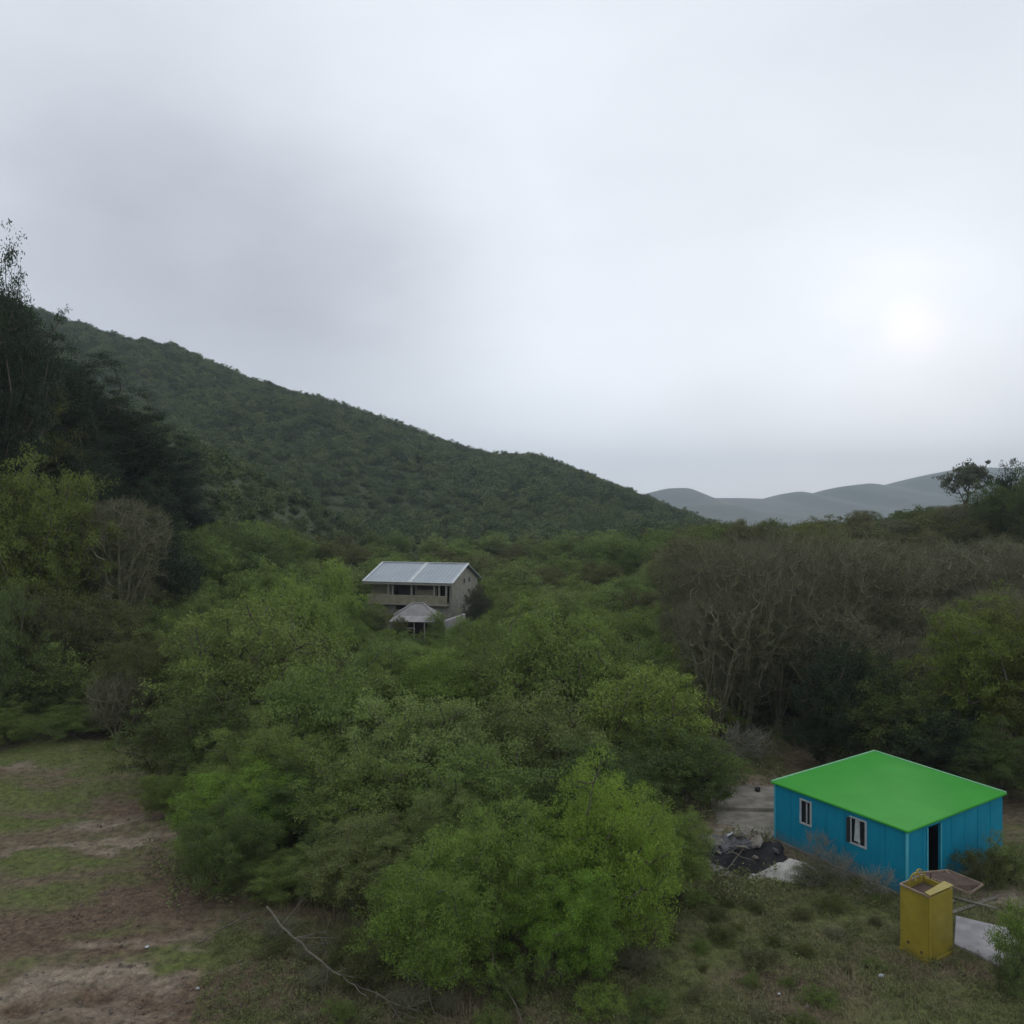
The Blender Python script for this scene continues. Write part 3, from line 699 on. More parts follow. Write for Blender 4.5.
mpb = bnt.nodes.new('ShaderNodeMapping'); mpb.inputs['Scale'].default_value = (5, 5, .25); bnt.links.new(tcb.outputs['Object'], mpb.inputs[0])
nsb = bnt.nodes.new('ShaderNodeTexNoise'); nsb.inputs['Scale'].default_value = 1.6; nsb.inputs['Detail'].default_value = 4; bnt.links.new(mpb.outputs[0], nsb.inputs['Vector'])
stk = ramp(bnt, nsb.outputs['Fac'], [(.38, (.91, .92, .93)), (.62, (1.04, 1.03, 1.03))])
cc = mix_col(bnt, 1.0, lk, stk, 'MULTIPLY'); cc = mix_col(bnt, mud, cc, (.13, .12, .095)); bnt.links.new(cc, bb.inputs['Base Color'])
BLUE.node_tree.nodes['Principled BSDF'].inputs['Specular IOR Level'].default_value = .15; GREENR.node_tree.nodes['Principled BSDF'].inputs['Specular IOR Level'].default_value = .12
m, nt, b = new_mat('dark_glass'); b.inputs['Base Color'].default_value = (.012, .014, .016, 1); b.inputs['Roughness'].default_value = .12; GLASS = m
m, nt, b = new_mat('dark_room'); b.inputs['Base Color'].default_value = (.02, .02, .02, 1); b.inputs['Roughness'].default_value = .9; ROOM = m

Fh, Rh, Bh, Lh = [np.array(q) for q in HQ]
HT = dict(F=2.46, R=2.58, B=2.76, L=2.45)
house = empty('blue_house', (15.5, 35.2, 0))
org = np.array([15.5, 35.2, 0])
def wall_pt(a, b_, t, z, out=0.0):
    d = b_ - a; L = np.linalg.norm(d); n = np.array([d[1], -d[0]]) / L
    p = a + d * t + n * out; return Vector((p[0] - org[0], p[1] - org[1], z))
def wall_with_holes(a, b_, za, zb, holes, th=.10):
    """a wall from a to b (outside on the right of a->b) with rectangular openings (t0, t1, z0, z1); real reveals"""
    ts = sorted({0, 1, *[h[0] for h in holes], *[h[1] for h in holes]}); mbx = MB(); z0 = -.1
    def top(t): return za + (zb - za) * t - .005
    def slab(t0, t1, lo0, lo1, hi0, hi1):
        o = [wall_pt(a, b_, t0, lo0), wall_pt(a, b_, t1, lo1), wall_pt(a, b_, t1, hi1), wall_pt(a, b_, t0, hi0)]
        i = [wall_pt(a, b_, t0, lo0, -th), wall_pt(a, b_, t1, lo1, -th), wall_pt(a, b_, t1, hi1, -th), wall_pt(a, b_, t0, hi0, -th)]
        mbx.add(o + i, [(0,1,2,3),(7,6,5,4),(0,4,5,1),(1,5,6,2),(2,6,7,3),(3,7,4,0)])
    for t0, t1 in zip(ts[:-1], ts[1:]):
        h = [q for q in holes if q[0] <= t0 + 1e-6 and q[1] >= t1 - 1e-6]
        if not h: slab(t0, t1, z0, z0, top(t0), top(t1))
        else:
            if h[0][2] > z0 + .15: slab(t0, t1, z0, z0, h[0][2], h[0][2])
            slab(t0, t1, h[0][3], h[0][3], top(t0), top(t1))
    return mbx
# long side with two windows runs from the left corner to the front corner; outside is to the right of L->F
W1, W2, DR = (.222, .306, 1.24, 2.2), (.612, .722, 1.25, 2.25), (.19, .325, .22, 2.34)
wall_with_holes(Lh, Fh, HT['L'], HT['F'], [W1, W2]).build('wall', BLUE, house)
wall_with_holes(Fh, Rh, HT['F'], HT['R'], [DR]).build('wall', BLUE, house)
wall_with_holes(Rh, Bh, HT['R'], HT['B'], []).build('wall', BLUE, house)
wall_with_holes(Bh, Lh, HT['B'], HT['L'], []).build('wall', BLUE, house)
# panel ribs
mr = MB()
for (a, b_, za, zb, holes) in ((Lh, Fh, HT['L'], HT['F'], [W1, W2]), (Fh, Rh, HT['F'], HT['R'], [DR])):
    n_ = 7
    for k in range(1, n_):
        t = k / n_
        if any(h[0] - .02 < t < h[1] + .02 for h in holes): continue
        mr.bar(wall_pt(a, b_, t, .1, .008), wall_pt(a, b_, t, za + (zb - za) * t - .06, .008), .03, .014)
mr.build('panel_joint', BLUE, house)
cb = MB(); cb.bar(wall_pt(Lh, Fh, 1, -.05, .02), wall_pt(Lh, Fh, 1, 2.42, .02), .09, .06); cb.bar(wall_pt(Lh, Fh, 0, -.05, .02), wall_pt(Lh, Fh, 0, 2.40, .02), .06, .05)
cb.build('corner_trim', TRIMB, house)
# roof
def off_quad(o):
    c = (Fh + Rh + Bh + Lh) / 4; r = []
    for q, k in ((Fh, 'F'), (Rh, 'R'), (Bh, 'B'), (Lh, 'L')):
        d = (q - c); d = d / np.linalg.norm(d); p = q + d * o; r.append((p[0] - org[0], p[1] - org[1], HT[k]))
    return r
q = off_quad(.14); mb = MB(); mb.hexa([(x, y, z) for x, y, z in q], [(x, y, z + .07) for x, y, z in q]); roof = mb.build('roof', GREENR, house, bevel=.012)
tr_ = MB()
up = [Vector((x, y, z + .085)) for x, y, z in off_quad(.13)]
tr_.bar(up[3], up[2], .09, .05); tr_.bar(up[2], up[1], .09, .05); tr_.build('ridge_trim', TRIMG, roof)
te = MB(); lo = [Vector((x, y, z + .03)) for x, y, z in off_quad(.155)]
te.bar(lo[3], lo[0], .03, .06); te.bar(lo[0], lo[1], .03, .06); te.build('eave_trim', GREENR, roof)
# windows
def window(a, b_, w, sash_open):
    t0, t1, z0, z1 = w; fr = MB(); pt = lambda t, z, o=.015: wall_pt(a, b_, t, z, o); s = .018 * 4 / np.linalg.norm(b_ - a)
    for p0, p1 in ((pt(t0, z0), pt(t1, z0)), (pt(t0, z1), pt(t1, z1))): fr.bar(p0, p1, .07, .055)
    for t in (t0, t1): fr.bar(pt(t, z0 - .03, .017), pt(t, z1 + .02, .017), .055, .07)
    o = fr.build('window', WHITE, house)
    g = MB(); g.bar(pt((t0 + t1) / 2, z0 + .03, -.05), pt((t0 + t1) / 2, z1 - .03, -.05), .05, .04)
    g.build('mullion', WHITE, o)
    p = MB(); A = [pt(t0, z0, -.06), pt(t1, z0, -.06), pt(t1, z1, -.06), pt(t0, z1, -.06)]; B_ = [pt(t0, z0, -.068), pt(t1, z0, -.068), pt(t1, z1, -.068), pt(t0, z1, -.068)]
    p.add(A + B_, [(0,1,2,3),(7,6,5,4),(0,4,5,1),(1,5,6,2),(2,6,7,3),(3,7,4,0)]); p.build('pane', GLASS, o)
    if sash_open:
        sp_ = MB(); h0 = pt(t0 - .0, z0 + .02, .04); h1 = pt(t0 - .012, z0 + .02, .16)
        sp_.add([h0, h1, h1 + Vector((0, 0, z1 - z0 - .04)), h0 + Vector((0, 0, z1 - z0 - .04))], [(0, 1, 2, 3)])
        so = sp_.build('shutter', ROOM, o); mm = so.modifiers.new('s', 'SOLIDIFY'); mm.thickness = .03
        cu = MB(); cu.add([pt(t0 + .02, z0 + .1, -.03), pt((t0 + t1) / 2 + .01, z0 + .1, -.03), pt((t0 + t1) / 2 - .005, z1 - .06, -.03), pt(t0 + .03, z1 - .06, -.03)], [(0, 1, 2, 3)])
        co_ = cu.build('curtain', WHITE, o); mm = co_.modifiers.new('s', 'SOLIDIFY'); mm.thickness = .012
window(Lh, Fh, W1, False); window(Lh, Fh, W2, True)
# doorway: pale jamb on the left, dark room behind, the leaf swung inwards
dj = MB(); t0, t1, z0, z1 = DR
dj.bar(wall_pt(Fh, Rh, t0, z0, .012), wall_pt(Fh, Rh, t0, z1, .012), .05, .06); dj.bar(wall_pt(Fh, Rh, t1, z0, .012), wall_pt(Fh, Rh, t1, z1, .012), .04, .05)
dfr = dj.build('door_frame', TRIMB, house)
dl = MB(); A = wall_pt(Fh, Rh, t0 + .006, z0 + .02, -.12); B_ = wall_pt(Fh, Rh, t0 + .03, z0 + .02, -.85); up_ = Vector((0, 0, z1 - z0 - .05))
dl.add([A, B_, B_ + up_, A + up_], [(0, 1, 2, 3)]); d_ = dl.build('door', ROOM, house); mm = d_.modifiers.new('s', 'SOLIDIFY'); mm.thickness = .04
ds = MB(); ds.hexa([wall_pt(Fh, Rh, .17, -.05, .0), wall_pt(Fh, Rh, .17, -.05, .5), wall_pt(Fh, Rh, .35, -.05, .5), wall_pt(Fh, Rh, .35, -.05, .0)],
                   [wall_pt(Fh, Rh, .17, .18, .0), wall_pt(Fh, Rh, .17, .18, .5), wall_pt(Fh, Rh, .35, .18, .5), wall_pt(Fh, Rh, .35, .18, .0)]); ds.build('doorstep', CONCD, house)
# interior floor and plinth
q = off_quad(.16); pl = MB(); pl.hexa([(x, y, -.7) for x, y, z in q], [(x, y, .12) for x, y, z in q])
c0 = off_quad(-.12); fl = MB(); fl.hexa([(x, y, .13) for x, y, z in c0], [(x, y, .2) for x, y, z in c0]); fl.build('floor', ROOM, house)
pl.build('plinth', CONCD, house, bevel=.02)
tag(house, 'small blue walled house with a flat bright green roof and open doorway', 'house')

# ------------------------------------------------------------------ concrete yard and path, low step, heap, rubble
def slab(name, q, zt, mat, th=.25, rough=0):
    mbx = MB(); q = list(q)
    mbx.hexa([(x, y, zt - th) for x, y in q], [(x, y, zt) for x, y in q]); return tag(mbx.build(name, mat, bevel=.02), kind='structure')
slab('pavement', YARD1, .07, CONC); slab('pavement', YARD2, .24, CONC, .6)
slab('path', PATHQ, .10, worn('grey_concrete', (.26, .245, .25), (.40, .375, .38), 1.6, .9, .3, 10), .3)

def lumpy(name, x, y, rx_, ry_, h, mat, seed, rough=.25, rz=0, n=40, parent=None, sink=.1):
    u = np.linspace(-1.25, 1.25, n); U, V = np.meshgrid(u, u); r = np.sqrt(U ** 2 + V ** 2)
    zz_ = h * np.clip(1 - r ** 1.7, -.3, 1) * (1 + rough * (fbm(U * 3 + seed, V * 3, seed) - .47) * 2) + h * rough * .5 * (fbm(U * 8, V * 8 + seed, seed + 3) - .47)
    xs = U * rx_; ys = V * ry_; c, s = math.cos(rz), math.sin(rz); wx = x + xs * c - ys * s; wy = y + xs * s + ys * c
    wz = zz_ + terrain(wx, wy) * .5 + TZ(x, y) * .5 - sink * (r > 1)
    i_ = np.arange(n * n).reshape(n, n); f = np.stack([i_[:-1, :-1], i_[:-1, 1:], i_[1:, 1:], i_[1:, :-1]], -1).reshape(-1, 4)
    me = mesh_np(name, np.stack([wx, wy, wz], -1).reshape(-1, 3), f, 4); me.polygons.foreach_set('use_smooth', np.ones(len(f), bool)); return link(name, me, mat, parent)
SAND = worn('white_sand', (.30, .28, .25), (.48, .46, .42), 3, .95, .5, 15)
tag(lumpy('sand_heap', 10.75, 32.8, 1.45, .85, .5, SAND, 3, .7, -.6), 'heap of white sand beside the dark pit left of the blue house', 'sand heap')
BLACK = worn('black_sheet', (.004, .004, .0045), (.012, .0115, .012), 2, .75, .3, 8)
def crumpled(name, x, y, rx_, ry_, mat, seed, amp=.3, rz=0, n=46):
    u = np.linspace(-1, 1, n); U, V = np.meshgrid(u, u); edge = 1 + .35 * (fbm(U * 2 + 5, V * 2, seed) - .47)
    xs = U * rx_ * edge; ys = V * ry_ * edge; c, s = math.cos(rz), math.sin(rz); wx = x + xs * c - ys * s; wy = y + xs * s + ys * c
    wz = terrain(wx, wy) + .05 + amp * (np.abs(fbm(U * 3.1, V * 3.1 + seed, seed, 5) - .47) * 2.2 + .35 * np.abs(fbm(U * 9, V * 7 + seed, seed + 5, 3) - .44))
    i_ = np.arange(n * n).reshape(n, n); f = np.stack([i_[:-1, :-1], i_[:-1, 1:], i_[1:, 1:], i_[1:, :-1]], -1).reshape(-1, 4)
    me = mesh_np(name, np.stack([wx, wy, wz], -1).reshape(-1, 3), f, 4); o = link(name, me, mat); mm = o.modifiers.new('s', 'SOLIDIFY'); mm.thickness = .015; return o
tag(crumpled('plastic_sheet', 8.8, 34.2, 2.4, 1.15, BLACK, 8, .42, .2), 'crumpled black plastic sheet lying in the pit by the blue house', 'sheet')
GREYS = worn('grey_cloth', (.07, .068, .07), (.14, .135, .14), 3, .8, .3, 8)
tag(crumpled('plastic_sheet', 9.0, 35.75, 1.0, .6, GREYS, 12, .4, .1), 'crumpled grey sheet at the top edge of the dark pit', 'sheet')
def chunk(name, x, y, sx, sy, sz, rz, tilt, mat, label, z=0, cat='slab'):
    rng = np.random.default_rng(int(abs(x * 100 + y * 10))); n = 7
    a = np.sort(rng.uniform(0, 6.283, n)); a = np.arange(n) / n * 6.283 + rng.uniform(-.3, .3, n); r = rng.uniform(.7, 1.1, n)
    b0 = [(math.cos(k) * q * sx, math.sin(k) * q * sy, 0) for k, q in zip(a, r)]; t0_ = [(p[0] * .92, p[1] * .92, sz + rng.uniform(-.02, .02)) for p in b0]
    o = MB().hexa(b0, t0_).build(name, mat, bevel=.015); o.location = (x, y, TZ(x, y) + z); o.rotation_euler = (tilt, tilt * .6, rz); return tag(o, label, cat)
chunk('concrete_slab', 8.4, 35.6, .62, .4, .14, .4, .25, CONCD, 'broken grey concrete slab lying at the left of the pit', .15)
chunk('concrete_slab', 10.25, 35.5, .5, .34, .12, 1.1, -.55, CONC, 'pale broken slab leaning at the top of the pit', .2)
chunk('concrete_slab', 9.5, 35.1, .36, .26, .10, 2.2, .6, CONC, 'small pale slab tilted over the black sheet', .4)
chunk('concrete_slab', 7.9, 34.2, .8, .4, .16, .1, .15, CONCD, 'long dark slab on the near left rim of the pit', .1)
chunk('rock', 7.2, 34.9, .55, .4, .35, .8, .1, CONCD, 'grey boulder at the far left of the rubble', .0, 'rock')
chunk('rock', 8.5, 32.9, .45, .3, .22, .3, .1, CONCD, 'grey rock just below the pit', 0, 'rock')
chunk('rock', 7.1, 36.4, .8, .5, .3, 1.4, .12, CONCD, 'broad grey rock left of the concrete yard', 0, 'rock')
chunk('rock', 9.9, 42.4, .22, .16, .18, 0, 0, ROOM, 'dark stone on the left part of the raised concrete yard', .0, 'rock').location.z = .235
chunk('rock', 12.1, 41.9, .2, .16, .18, 1, 0, ROOM, 'dark stone on the raised concrete yard nearer the house', .0, 'rock').location.z = .235
def stick(name, pts, r, mat, label, cat='branch', lift=.05, forks=0, seed=1):
    P_ = np.array([(x, y, TZ(x, y) + lift + dz) for x, y, dz in pts], float); rr = np.linspace(r, r * .45, len(P_))
    rng = np.random.default_rng(seed); Q = [P_[0]]; RR = [r]
    for i in range(len(P_) - 1):
        for k in range(1, 5):
            t = k / 4; Q.append(P_[i] * (1 - t) + P_[i + 1] * t + rng.normal(0, r * .8, 3) * (k < 4)); RR.append(rr[i] * (1 - t) + rr[i + 1] * t)
    Q = np.array(Q); RR = np.array(RR); p0 = list(Q[:-1]); p1 = list(Q[1:]); r0 = list(RR[:-1]); r1 = list(RR[1:])
    for k in range(forks):
        j = rng.integers(3, len(Q) - 2); d = (Q[j + 1] - Q[j]); d = d / np.linalg.norm(d); d = d + rng.normal(0, .6, 3); d[2] = abs(d[2]) * .6; L = rng.uniform(.3, 1.0)
        p0.append(Q[j]); e = Q[j] + d * L; p1.append(e); r0.append(RR[j] * .6); r1.append(.006)
        for _ in range(2): p0.append(e * .6 + Q[j] * .4); p1.append(e * .6 + Q[j] * .4 + rng.normal(0, .25, 3) + d * .2); r0.append(.008); r1.append(.004)
    v, f = tubes(np.array(p0), np.array(p1), np.array(r0), np.array(r1), 6); o = link(name, mesh_np(name, v, f, 4), mat)
    return tag(o, label, cat)
stick('fallen_branch', [(-7.9, 27.4, 1.25), (-7.0, 26.4, .95), (-5.9, 25.4, .7), (-4.9, 24.6, .5), (-4.1, 24.0, .3)], .04, BARK_PALE, 'long pale fallen branch slanting down from the thicket to the brown soil', forks=9, seed=4)
stick('fallen_branch', [(-10.2, 27.4, .0), (-9.4, 27.9, .3), (-8.7, 28.1, .5)], .025, BARK_PALE, 'short pale branch left of the long fallen branch', forks=5, seed=6)
stick('fallen_branch', [(-7.9, 26.9, .05), (-6.6, 27.0, .15), (-5.4, 27.3, .2)], .03, BARK_PALE, 'pale branch lying crosswise behind the long fallen branch', forks=6, seed=7)
stick('fallen_branch', [(-.6, 25.2, 1.0), (-.2, 24.2, .5), (.45, 22.6, .1)], .035, BARK_PALE, 'pale branch hanging at the bottom of the bright green tree', forks=3, seed=8)
stick('fallen_branch', [(-2.9, 24.8, .8), (-2.4, 23.9, .4), (-1.9, 22.8, .05)], .028, BARK_PALE, 'thin dim branch at the bottom, between the two pale ones', forks=4, seed=9)
stick('fallen_branch', [(-4.6, 24.9, .15), (-3.6, 23.9, .3), (-2.9, 23.0, .1)], .026, BARK_PALE, 'slender pale branch continuing from the lower end of the long fallen one', forks=7, seed=14)
stick('wooden_pole', [(7.7, 33.3, .1), (8.6, 34.0, .6), (9.5, 34.7, .95)], .045, BARK_PALE, 'wooden pole lying across the dark pit', 'pole', forks=0, seed=10)
stick('wooden_pole', [(8.9, 34.9, .5), (9.8, 34.2, .7)], .035, BARK_PALE, 'short stick crossing the black plastic sheet', 'pole', forks=0, seed=11)
def plank(x0, y0, h0, x1, y1, h1, w, mat, lab):
    a = Vector((x0, y0, TZ(x0, y0) + h0)); b_ = Vector((x1, y1, TZ(x1, y1) + h1)); c = (a + b_) / 2
    q = MB(); q.bar(a - c, b_ - c, w, .035); o = q.build('plank', mat, bevel=.005); o.location = c; return tag(o, lab, 'plank')
PLK = worn('weathered_wood', (.13, .115, .09), (.22, .20, .165), 4, .9, .3, 20)
plank(15.3, 29.6, .04, 17.6, 30.9, .05, .16, PLK, 'grey plank lying on the pale earth to the right behind the yellow box')
plank(16.0, 30.9, .03, 16.9, 29.7, .15, .13, PLK, 'weathered plank resting across the grey plank behind the yellow box')
plank(14.6, 29.8, .04, 15.9, 30.6, .04, .15, PLK, 'plank on the ground in front of the blue house door')
for (x, y, lab, cat, nm, s) in ((11.05, 25.45, 'larger white plastic scrap on the grass left of the yellow box', 'scrap', 'plastic_scrap', .13),
                       (7.72, 24.6, 'small white scrap on the grass near the bottom of the photo', 'scrap', 'plastic_scrap', .08),
                       (-11.6, 27.0, 'small pale stone on the brown soil', 'stone', 'pale_stone', .08), (-9.2, 24.9, 'white pebble beside the hollows in the pale earth', 'stone', 'pale_stone', .07)):
    chunk(nm, x, y, s, s * .6, s * .5, .5, .2, WHITE, lab, .04, cat)

# ------------------------------------------------------------------ yellow box
YEL = worn('yellow_paint', (.225, .175, .018), (.30, .235, .024), 2.5, .5, .1, 10)
m, nt, b = new_mat('stained_yellow')
cy = ramp(nt, noise_node(nt, 2.2, 6), [(.35, (.23, .18, .018)), (.65, (.30, .235, .024))])
rst = ramp(nt, noise_node(nt, 4.5, 8, rough=.7), [(.60, (0, 0, 0)), (.70, (1, 1, 1))])
nt.links.new(mix_col(nt, rst, cy, (.10, .055, .02)), b.inputs['Base Color']); b.inputs['Roughness'].default_value = .55; YELS = m
RUST = worn('rusty_rim', (.16, .11, .07), (.26, .20, .15), 6, .8, .3, 20)
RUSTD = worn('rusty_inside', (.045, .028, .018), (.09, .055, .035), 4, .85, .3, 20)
bz = -.05
box = empty('yellow_box', (13.21, 27.1, bz)); bo = Vector((13.21, 27.1, bz))
cF, cR, cB, cL = [Vector((q[0], q[1], 0)) - Vector((13.21, 27.1, 0)) for q in BOXQ]
HB = 2.12
def panel(a, b_, z0, z1, th, name, mat, parent, bev=.006):
    d = (b_ - a).normalized(); n_ = Vector((d.y, -d.x, 0)); mbx = MB()
    i0 = a - n_ * th; i1 = b_ - n_ * th
    mbx.hexa([a + Vector((0,0,z0)), b_ + Vector((0,0,z0)), i1 + Vector((0,0,z0)), i0 + Vector((0,0,z0))], [a + Vector((0,0,z1)), b_ + Vector((0,0,z1)), i1 + Vector((0,0,z1)), i0 + Vector((0,0,z1))])
    return mbx.build(name, mat, parent, bevel=bev)
gap = .003
panel(cL, cF, 0, HB, .035, 'side_panel', YELS, box); panel(cF + (cR - cF) * .03, cR, 0, HB, .035, 'side_panel', YEL, box)
panel(cR, cB, 0, HB - .02, .035, 'side_panel', YELS, box); panel(cB, cL, 0, HB - .02, .035, 'side_panel', YELS, box)
cs = MB(); cs.bar(cF + Vector((0, 0, -.0)), cF + Vector((0, 0, HB + .01)), .07, .07); cs.build('corner_post', YEL, box)
rm = MB()
zv = Vector((0, 0, HB + .02)); rm.bar(cL + zv, cF + zv, .07, .045); rm.bar(cB + zv, cL + zv, .06, .04); rm.build('rim', RUST, box)
bs = MB(); 
for a, b_ in ((cL, cF), (cF, cR)):
    bs.bar(a * 1.03 + Vector((0, 0, .07)), b_ * 1.03 + Vector((0, 0, .07)), .05, .13)
bs.build('base_rail', YEL, box)
fm = MB(); fm.hexa([cL * .9 + Vector((0,0,HB-.22)), cF * .9 + Vector((0,0,HB-.22)), cR * .9 + Vector((0,0,HB-.22)), cB * .9 + Vector((0,0,HB-.22))], [cL * .9 + Vector((0,0,HB-.19)), cF * .9 + Vector((0,0,HB-.19)), cR * .9 + Vector((0,0,HB-.19)), cB * .9 + Vector((0,0,HB-.19))])
fm.build('inner_tray', RUSTD, box)
# sloping yellow cover over the right part of the top
cv = MB(); a0 = cF.lerp(cL, .18); a1 = cR.lerp(cB, .28); zt = HB + .05
cv.hexa([cF + Vector((0,0,zt)), cR * 1.04 + Vector((0,0,zt)), a1 + Vector((0,0,zt + .03)), a0 + Vector((0,0,zt + .03))], [cF + Vector((0,0,zt + .03)), cR * 1.04 + Vector((0,0,zt + .03)), a1 + Vector((0,0,zt + .06)), a0 + Vector((0,0,zt + .06))])
cv.build('cover', YEL, box, bevel=.008)
# bent hoops sticking out of the open top
hp = MB()
for (t, rr_, lean_) in ((.35, .24, .0), (.75, .2, .12)):
    c = cL.lerp(cB, t) * .6; pr = None
    for k in range(11):
        a = math.pi * k / 10; p = Vector((c.x + math.cos(a) * rr_, c.y + math.cos(a) * rr_ * .4 + lean_ * math.sin(a), HB + .02 + math.sin(a) * .3))
        if pr is not None: hp.bar(pr, p, .045, .045)
        pr = p
hp.build('hoop', YEL, box)
# warped lid hinged open behind the box: dark rusty sheet in a pale frame
def spot(px, py, d): return Vector((at(px, d), d, CAM_Z - (py - 512) / F * d)) - bo
lp = [spot(914, 874, 28.2), spot(951, 886, 27.6), spot(970, 894, 28.0), spot(983, 885, 28.6), spot(948, 871, 28.7)]
ld = MB(); ld.hexa([p - Vector((0, 0, .02)) for p in lp], [p + Vector((0, 0, .01)) for p in lp]); lid = ld.build('lid', RUSTD, box)
lf = MB()
for a, b_ in zip(lp, lp[1:] + lp[:1]): lf.bar(a + Vector((0, 0, .02)), b_ + Vector((0, 0, .02)), .05, .06)
lf.bar(lp[4].lerp(lp[0], .1) + Vector((0, 0, .05)), lp[2] + Vector((0, 0, .05)), .05, .04); lf.build('lid_frame', RUST, lid)
hm = MB()
for t in (.25, .75): p = cB.lerp(cR, t); hm.bar(p + Vector((0, 0, HB - .15)), p + Vector((0.06, .08, HB + .12)), .05, .03)
hm.build('hinge', RUSTD, box)
hl = MB()
for (t, z) in ((.28, .42), (.72, .30), (.74, .12)):
    c = cL.lerp(cF, t); d = (cF - cL).normalized(); n_ = Vector((d.y, -d.x, 0))
    hl.hexa([c + n_ * .004 + d * (.05 * math.cos(k)) + Vector((0, 0, z + .05 * math.sin(k))) for k in np.arange(10) * .6283], [c + n_ * .010 + d * (.045 * math.cos(k)) + Vector((0, 0, z + .045 * math.sin(k))) for k in np.arange(10) * .6283])
hl.build('drain_hole', RUSTD, box)
tag(box, 'tall yellow metal box with an open rusty top standing before the blue house', 'metal box')

# ------------------------------------------------------------------ stone house on the valley floor
STONE = worn('pale_stone', (.20, .19, .155), (.33, .315, .26), 2.2, .95, .8, 3)
STONEY = worn('yellowish_stone', (.20, .185, .125), (.30, .275, .195), 2, .95, .6, 3)
TINR = worn('tin_roof', (.30, .34, .37), (.36, .40, .43), .5, .45, .05, 3)
TINP = worn('tin_pale', (.48, .50, .50), (.58, .60, .60), 2, .5, 0)
WOODP = worn('pale_post', (.24, .225, .19), (.32, .30, .26), 3, .85, .2, 10)
ang = -R(17); D0 = 86.5
hx0, hy0 = at(452, D0), D0                   # near right corner of the front wall
gz = 14 - (624 - 512) / F * D0
sh = empty('stone_house', (hx0, hy0, gz), ang)
# local: front wall from (-9.2,0) to (0,0), depth +y to 8.2 ; eaves at ze, ridge at zr
ze, zrr, Wd, Dp = 4.25, 5.85, 9.2, 7.8
up0 = 2.25                                   # upper storey floor
mbx = MB(); fw = MB()
mbx.box(-Wd, .45, up0 - .4, -Wd + 2.2, .75, ze)                       # left bay of the upper front
mbx.build('wall', STONEY, sh, bevel=.03)
w2 = MB(); w2.box(-Wd + 3.3 + 1.6, .45, up0 + .75 - .4, -1.9, .75, ze - .35); w2.box(-Wd + 2.2, .47, ze - .35, -.3, .74, ze); w2.build('wall', STONEY, sh, bevel=.03)
w3 = MB(); w3.box(-Wd, .0, -3, -.3, .42, up0 - .42); w3.build('wall', STONE, sh, bevel=.05)   # ground storey wall
w4 = MB(); 
w4.add([(-.3, 0, -3), (0, 0, -3), (0, Dp, -3), (-.3, Dp, -3), (-.3, 0, ze - .05), (0, 0, ze - .05), (0, Dp, ze - .05), (-.3, Dp, ze - .05), (-.3, Dp / 2, zrr - .06), (0, Dp / 2, zrr - .06)],
       [(0,3,2,1),(0,1,5,4),(1,2,6,9,5),(2,3,7,6),(3,0,4,8,7),(4,5,9,8),(9,6,7,8)])
w4.build('wall', STONE, sh, bevel=.03)
w5 = MB()
w5.add([(-Wd, .76, -3), (-Wd + .3, .76, -3), (-Wd + .3, Dp, -3), (-Wd, Dp, -3), (-Wd, .76, ze - .05), (-Wd + .3, .76, ze - .05), (-Wd + .3, Dp, ze - .05), (-Wd, Dp, ze - .05), (-Wd, Dp / 2, zrr - .06), (-Wd + .3, Dp / 2, zrr - .06)],
       [(0,3,2,1),(0,1,5,4),(1,2,6,9,5),(2,3,7,6),(3,0,4,8,7),(4,5,9,8),(9,6,7,8)])
w5.build('wall', STONE, sh)
w6 = MB(); w6.box(-Wd + .31, Dp - .3, -3, -.31, Dp - .02, ze - .05); w6.build('wall', STONE, sh)
fl = MB(); fl.box(-Wd - .1, -.7, up0 - .40, -.31, .44, up0 - .25); fl.box(-Wd + .31, .45, up0 - .41, -.31, Dp - .31, up0 - .2); fl.build('floor', WOODP, sh)
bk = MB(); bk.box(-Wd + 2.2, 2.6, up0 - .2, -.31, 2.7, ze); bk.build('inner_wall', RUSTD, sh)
# window openings on the upper front: dark door opening and a low wide window
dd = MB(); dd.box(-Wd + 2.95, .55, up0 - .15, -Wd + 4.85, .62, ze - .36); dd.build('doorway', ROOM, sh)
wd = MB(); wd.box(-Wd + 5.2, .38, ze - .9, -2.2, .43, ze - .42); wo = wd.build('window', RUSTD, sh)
wf_ = MB(); wf_.box(-Wd + 5.1, .34, ze - .98, -2.1, .44, ze - .91); wf_.build('sill', WOODP, wo)
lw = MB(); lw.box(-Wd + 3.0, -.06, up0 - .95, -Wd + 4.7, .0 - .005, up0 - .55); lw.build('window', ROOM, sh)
# gable windows
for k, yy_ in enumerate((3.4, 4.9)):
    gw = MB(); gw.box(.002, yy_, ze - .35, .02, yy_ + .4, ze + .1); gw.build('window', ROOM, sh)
# posts of the upper gallery
for k, xx_ in enumerate((-Wd + 2.35, -Wd + 2.85, -Wd + 4.95, -1.75, -1.2, -.45)):
    p = MB(); p.box(xx_ - .08, -.55, up0 - .25, xx_ + .08, -.39, ze - .18); p.build('post', WOODP, sh)
rl = MB(); rl.box(-Wd + .02, -.68, up0 - .40, -.33, -.56, up0 + .62); rl.build('parapet', STONEY, sh, bevel=.03)

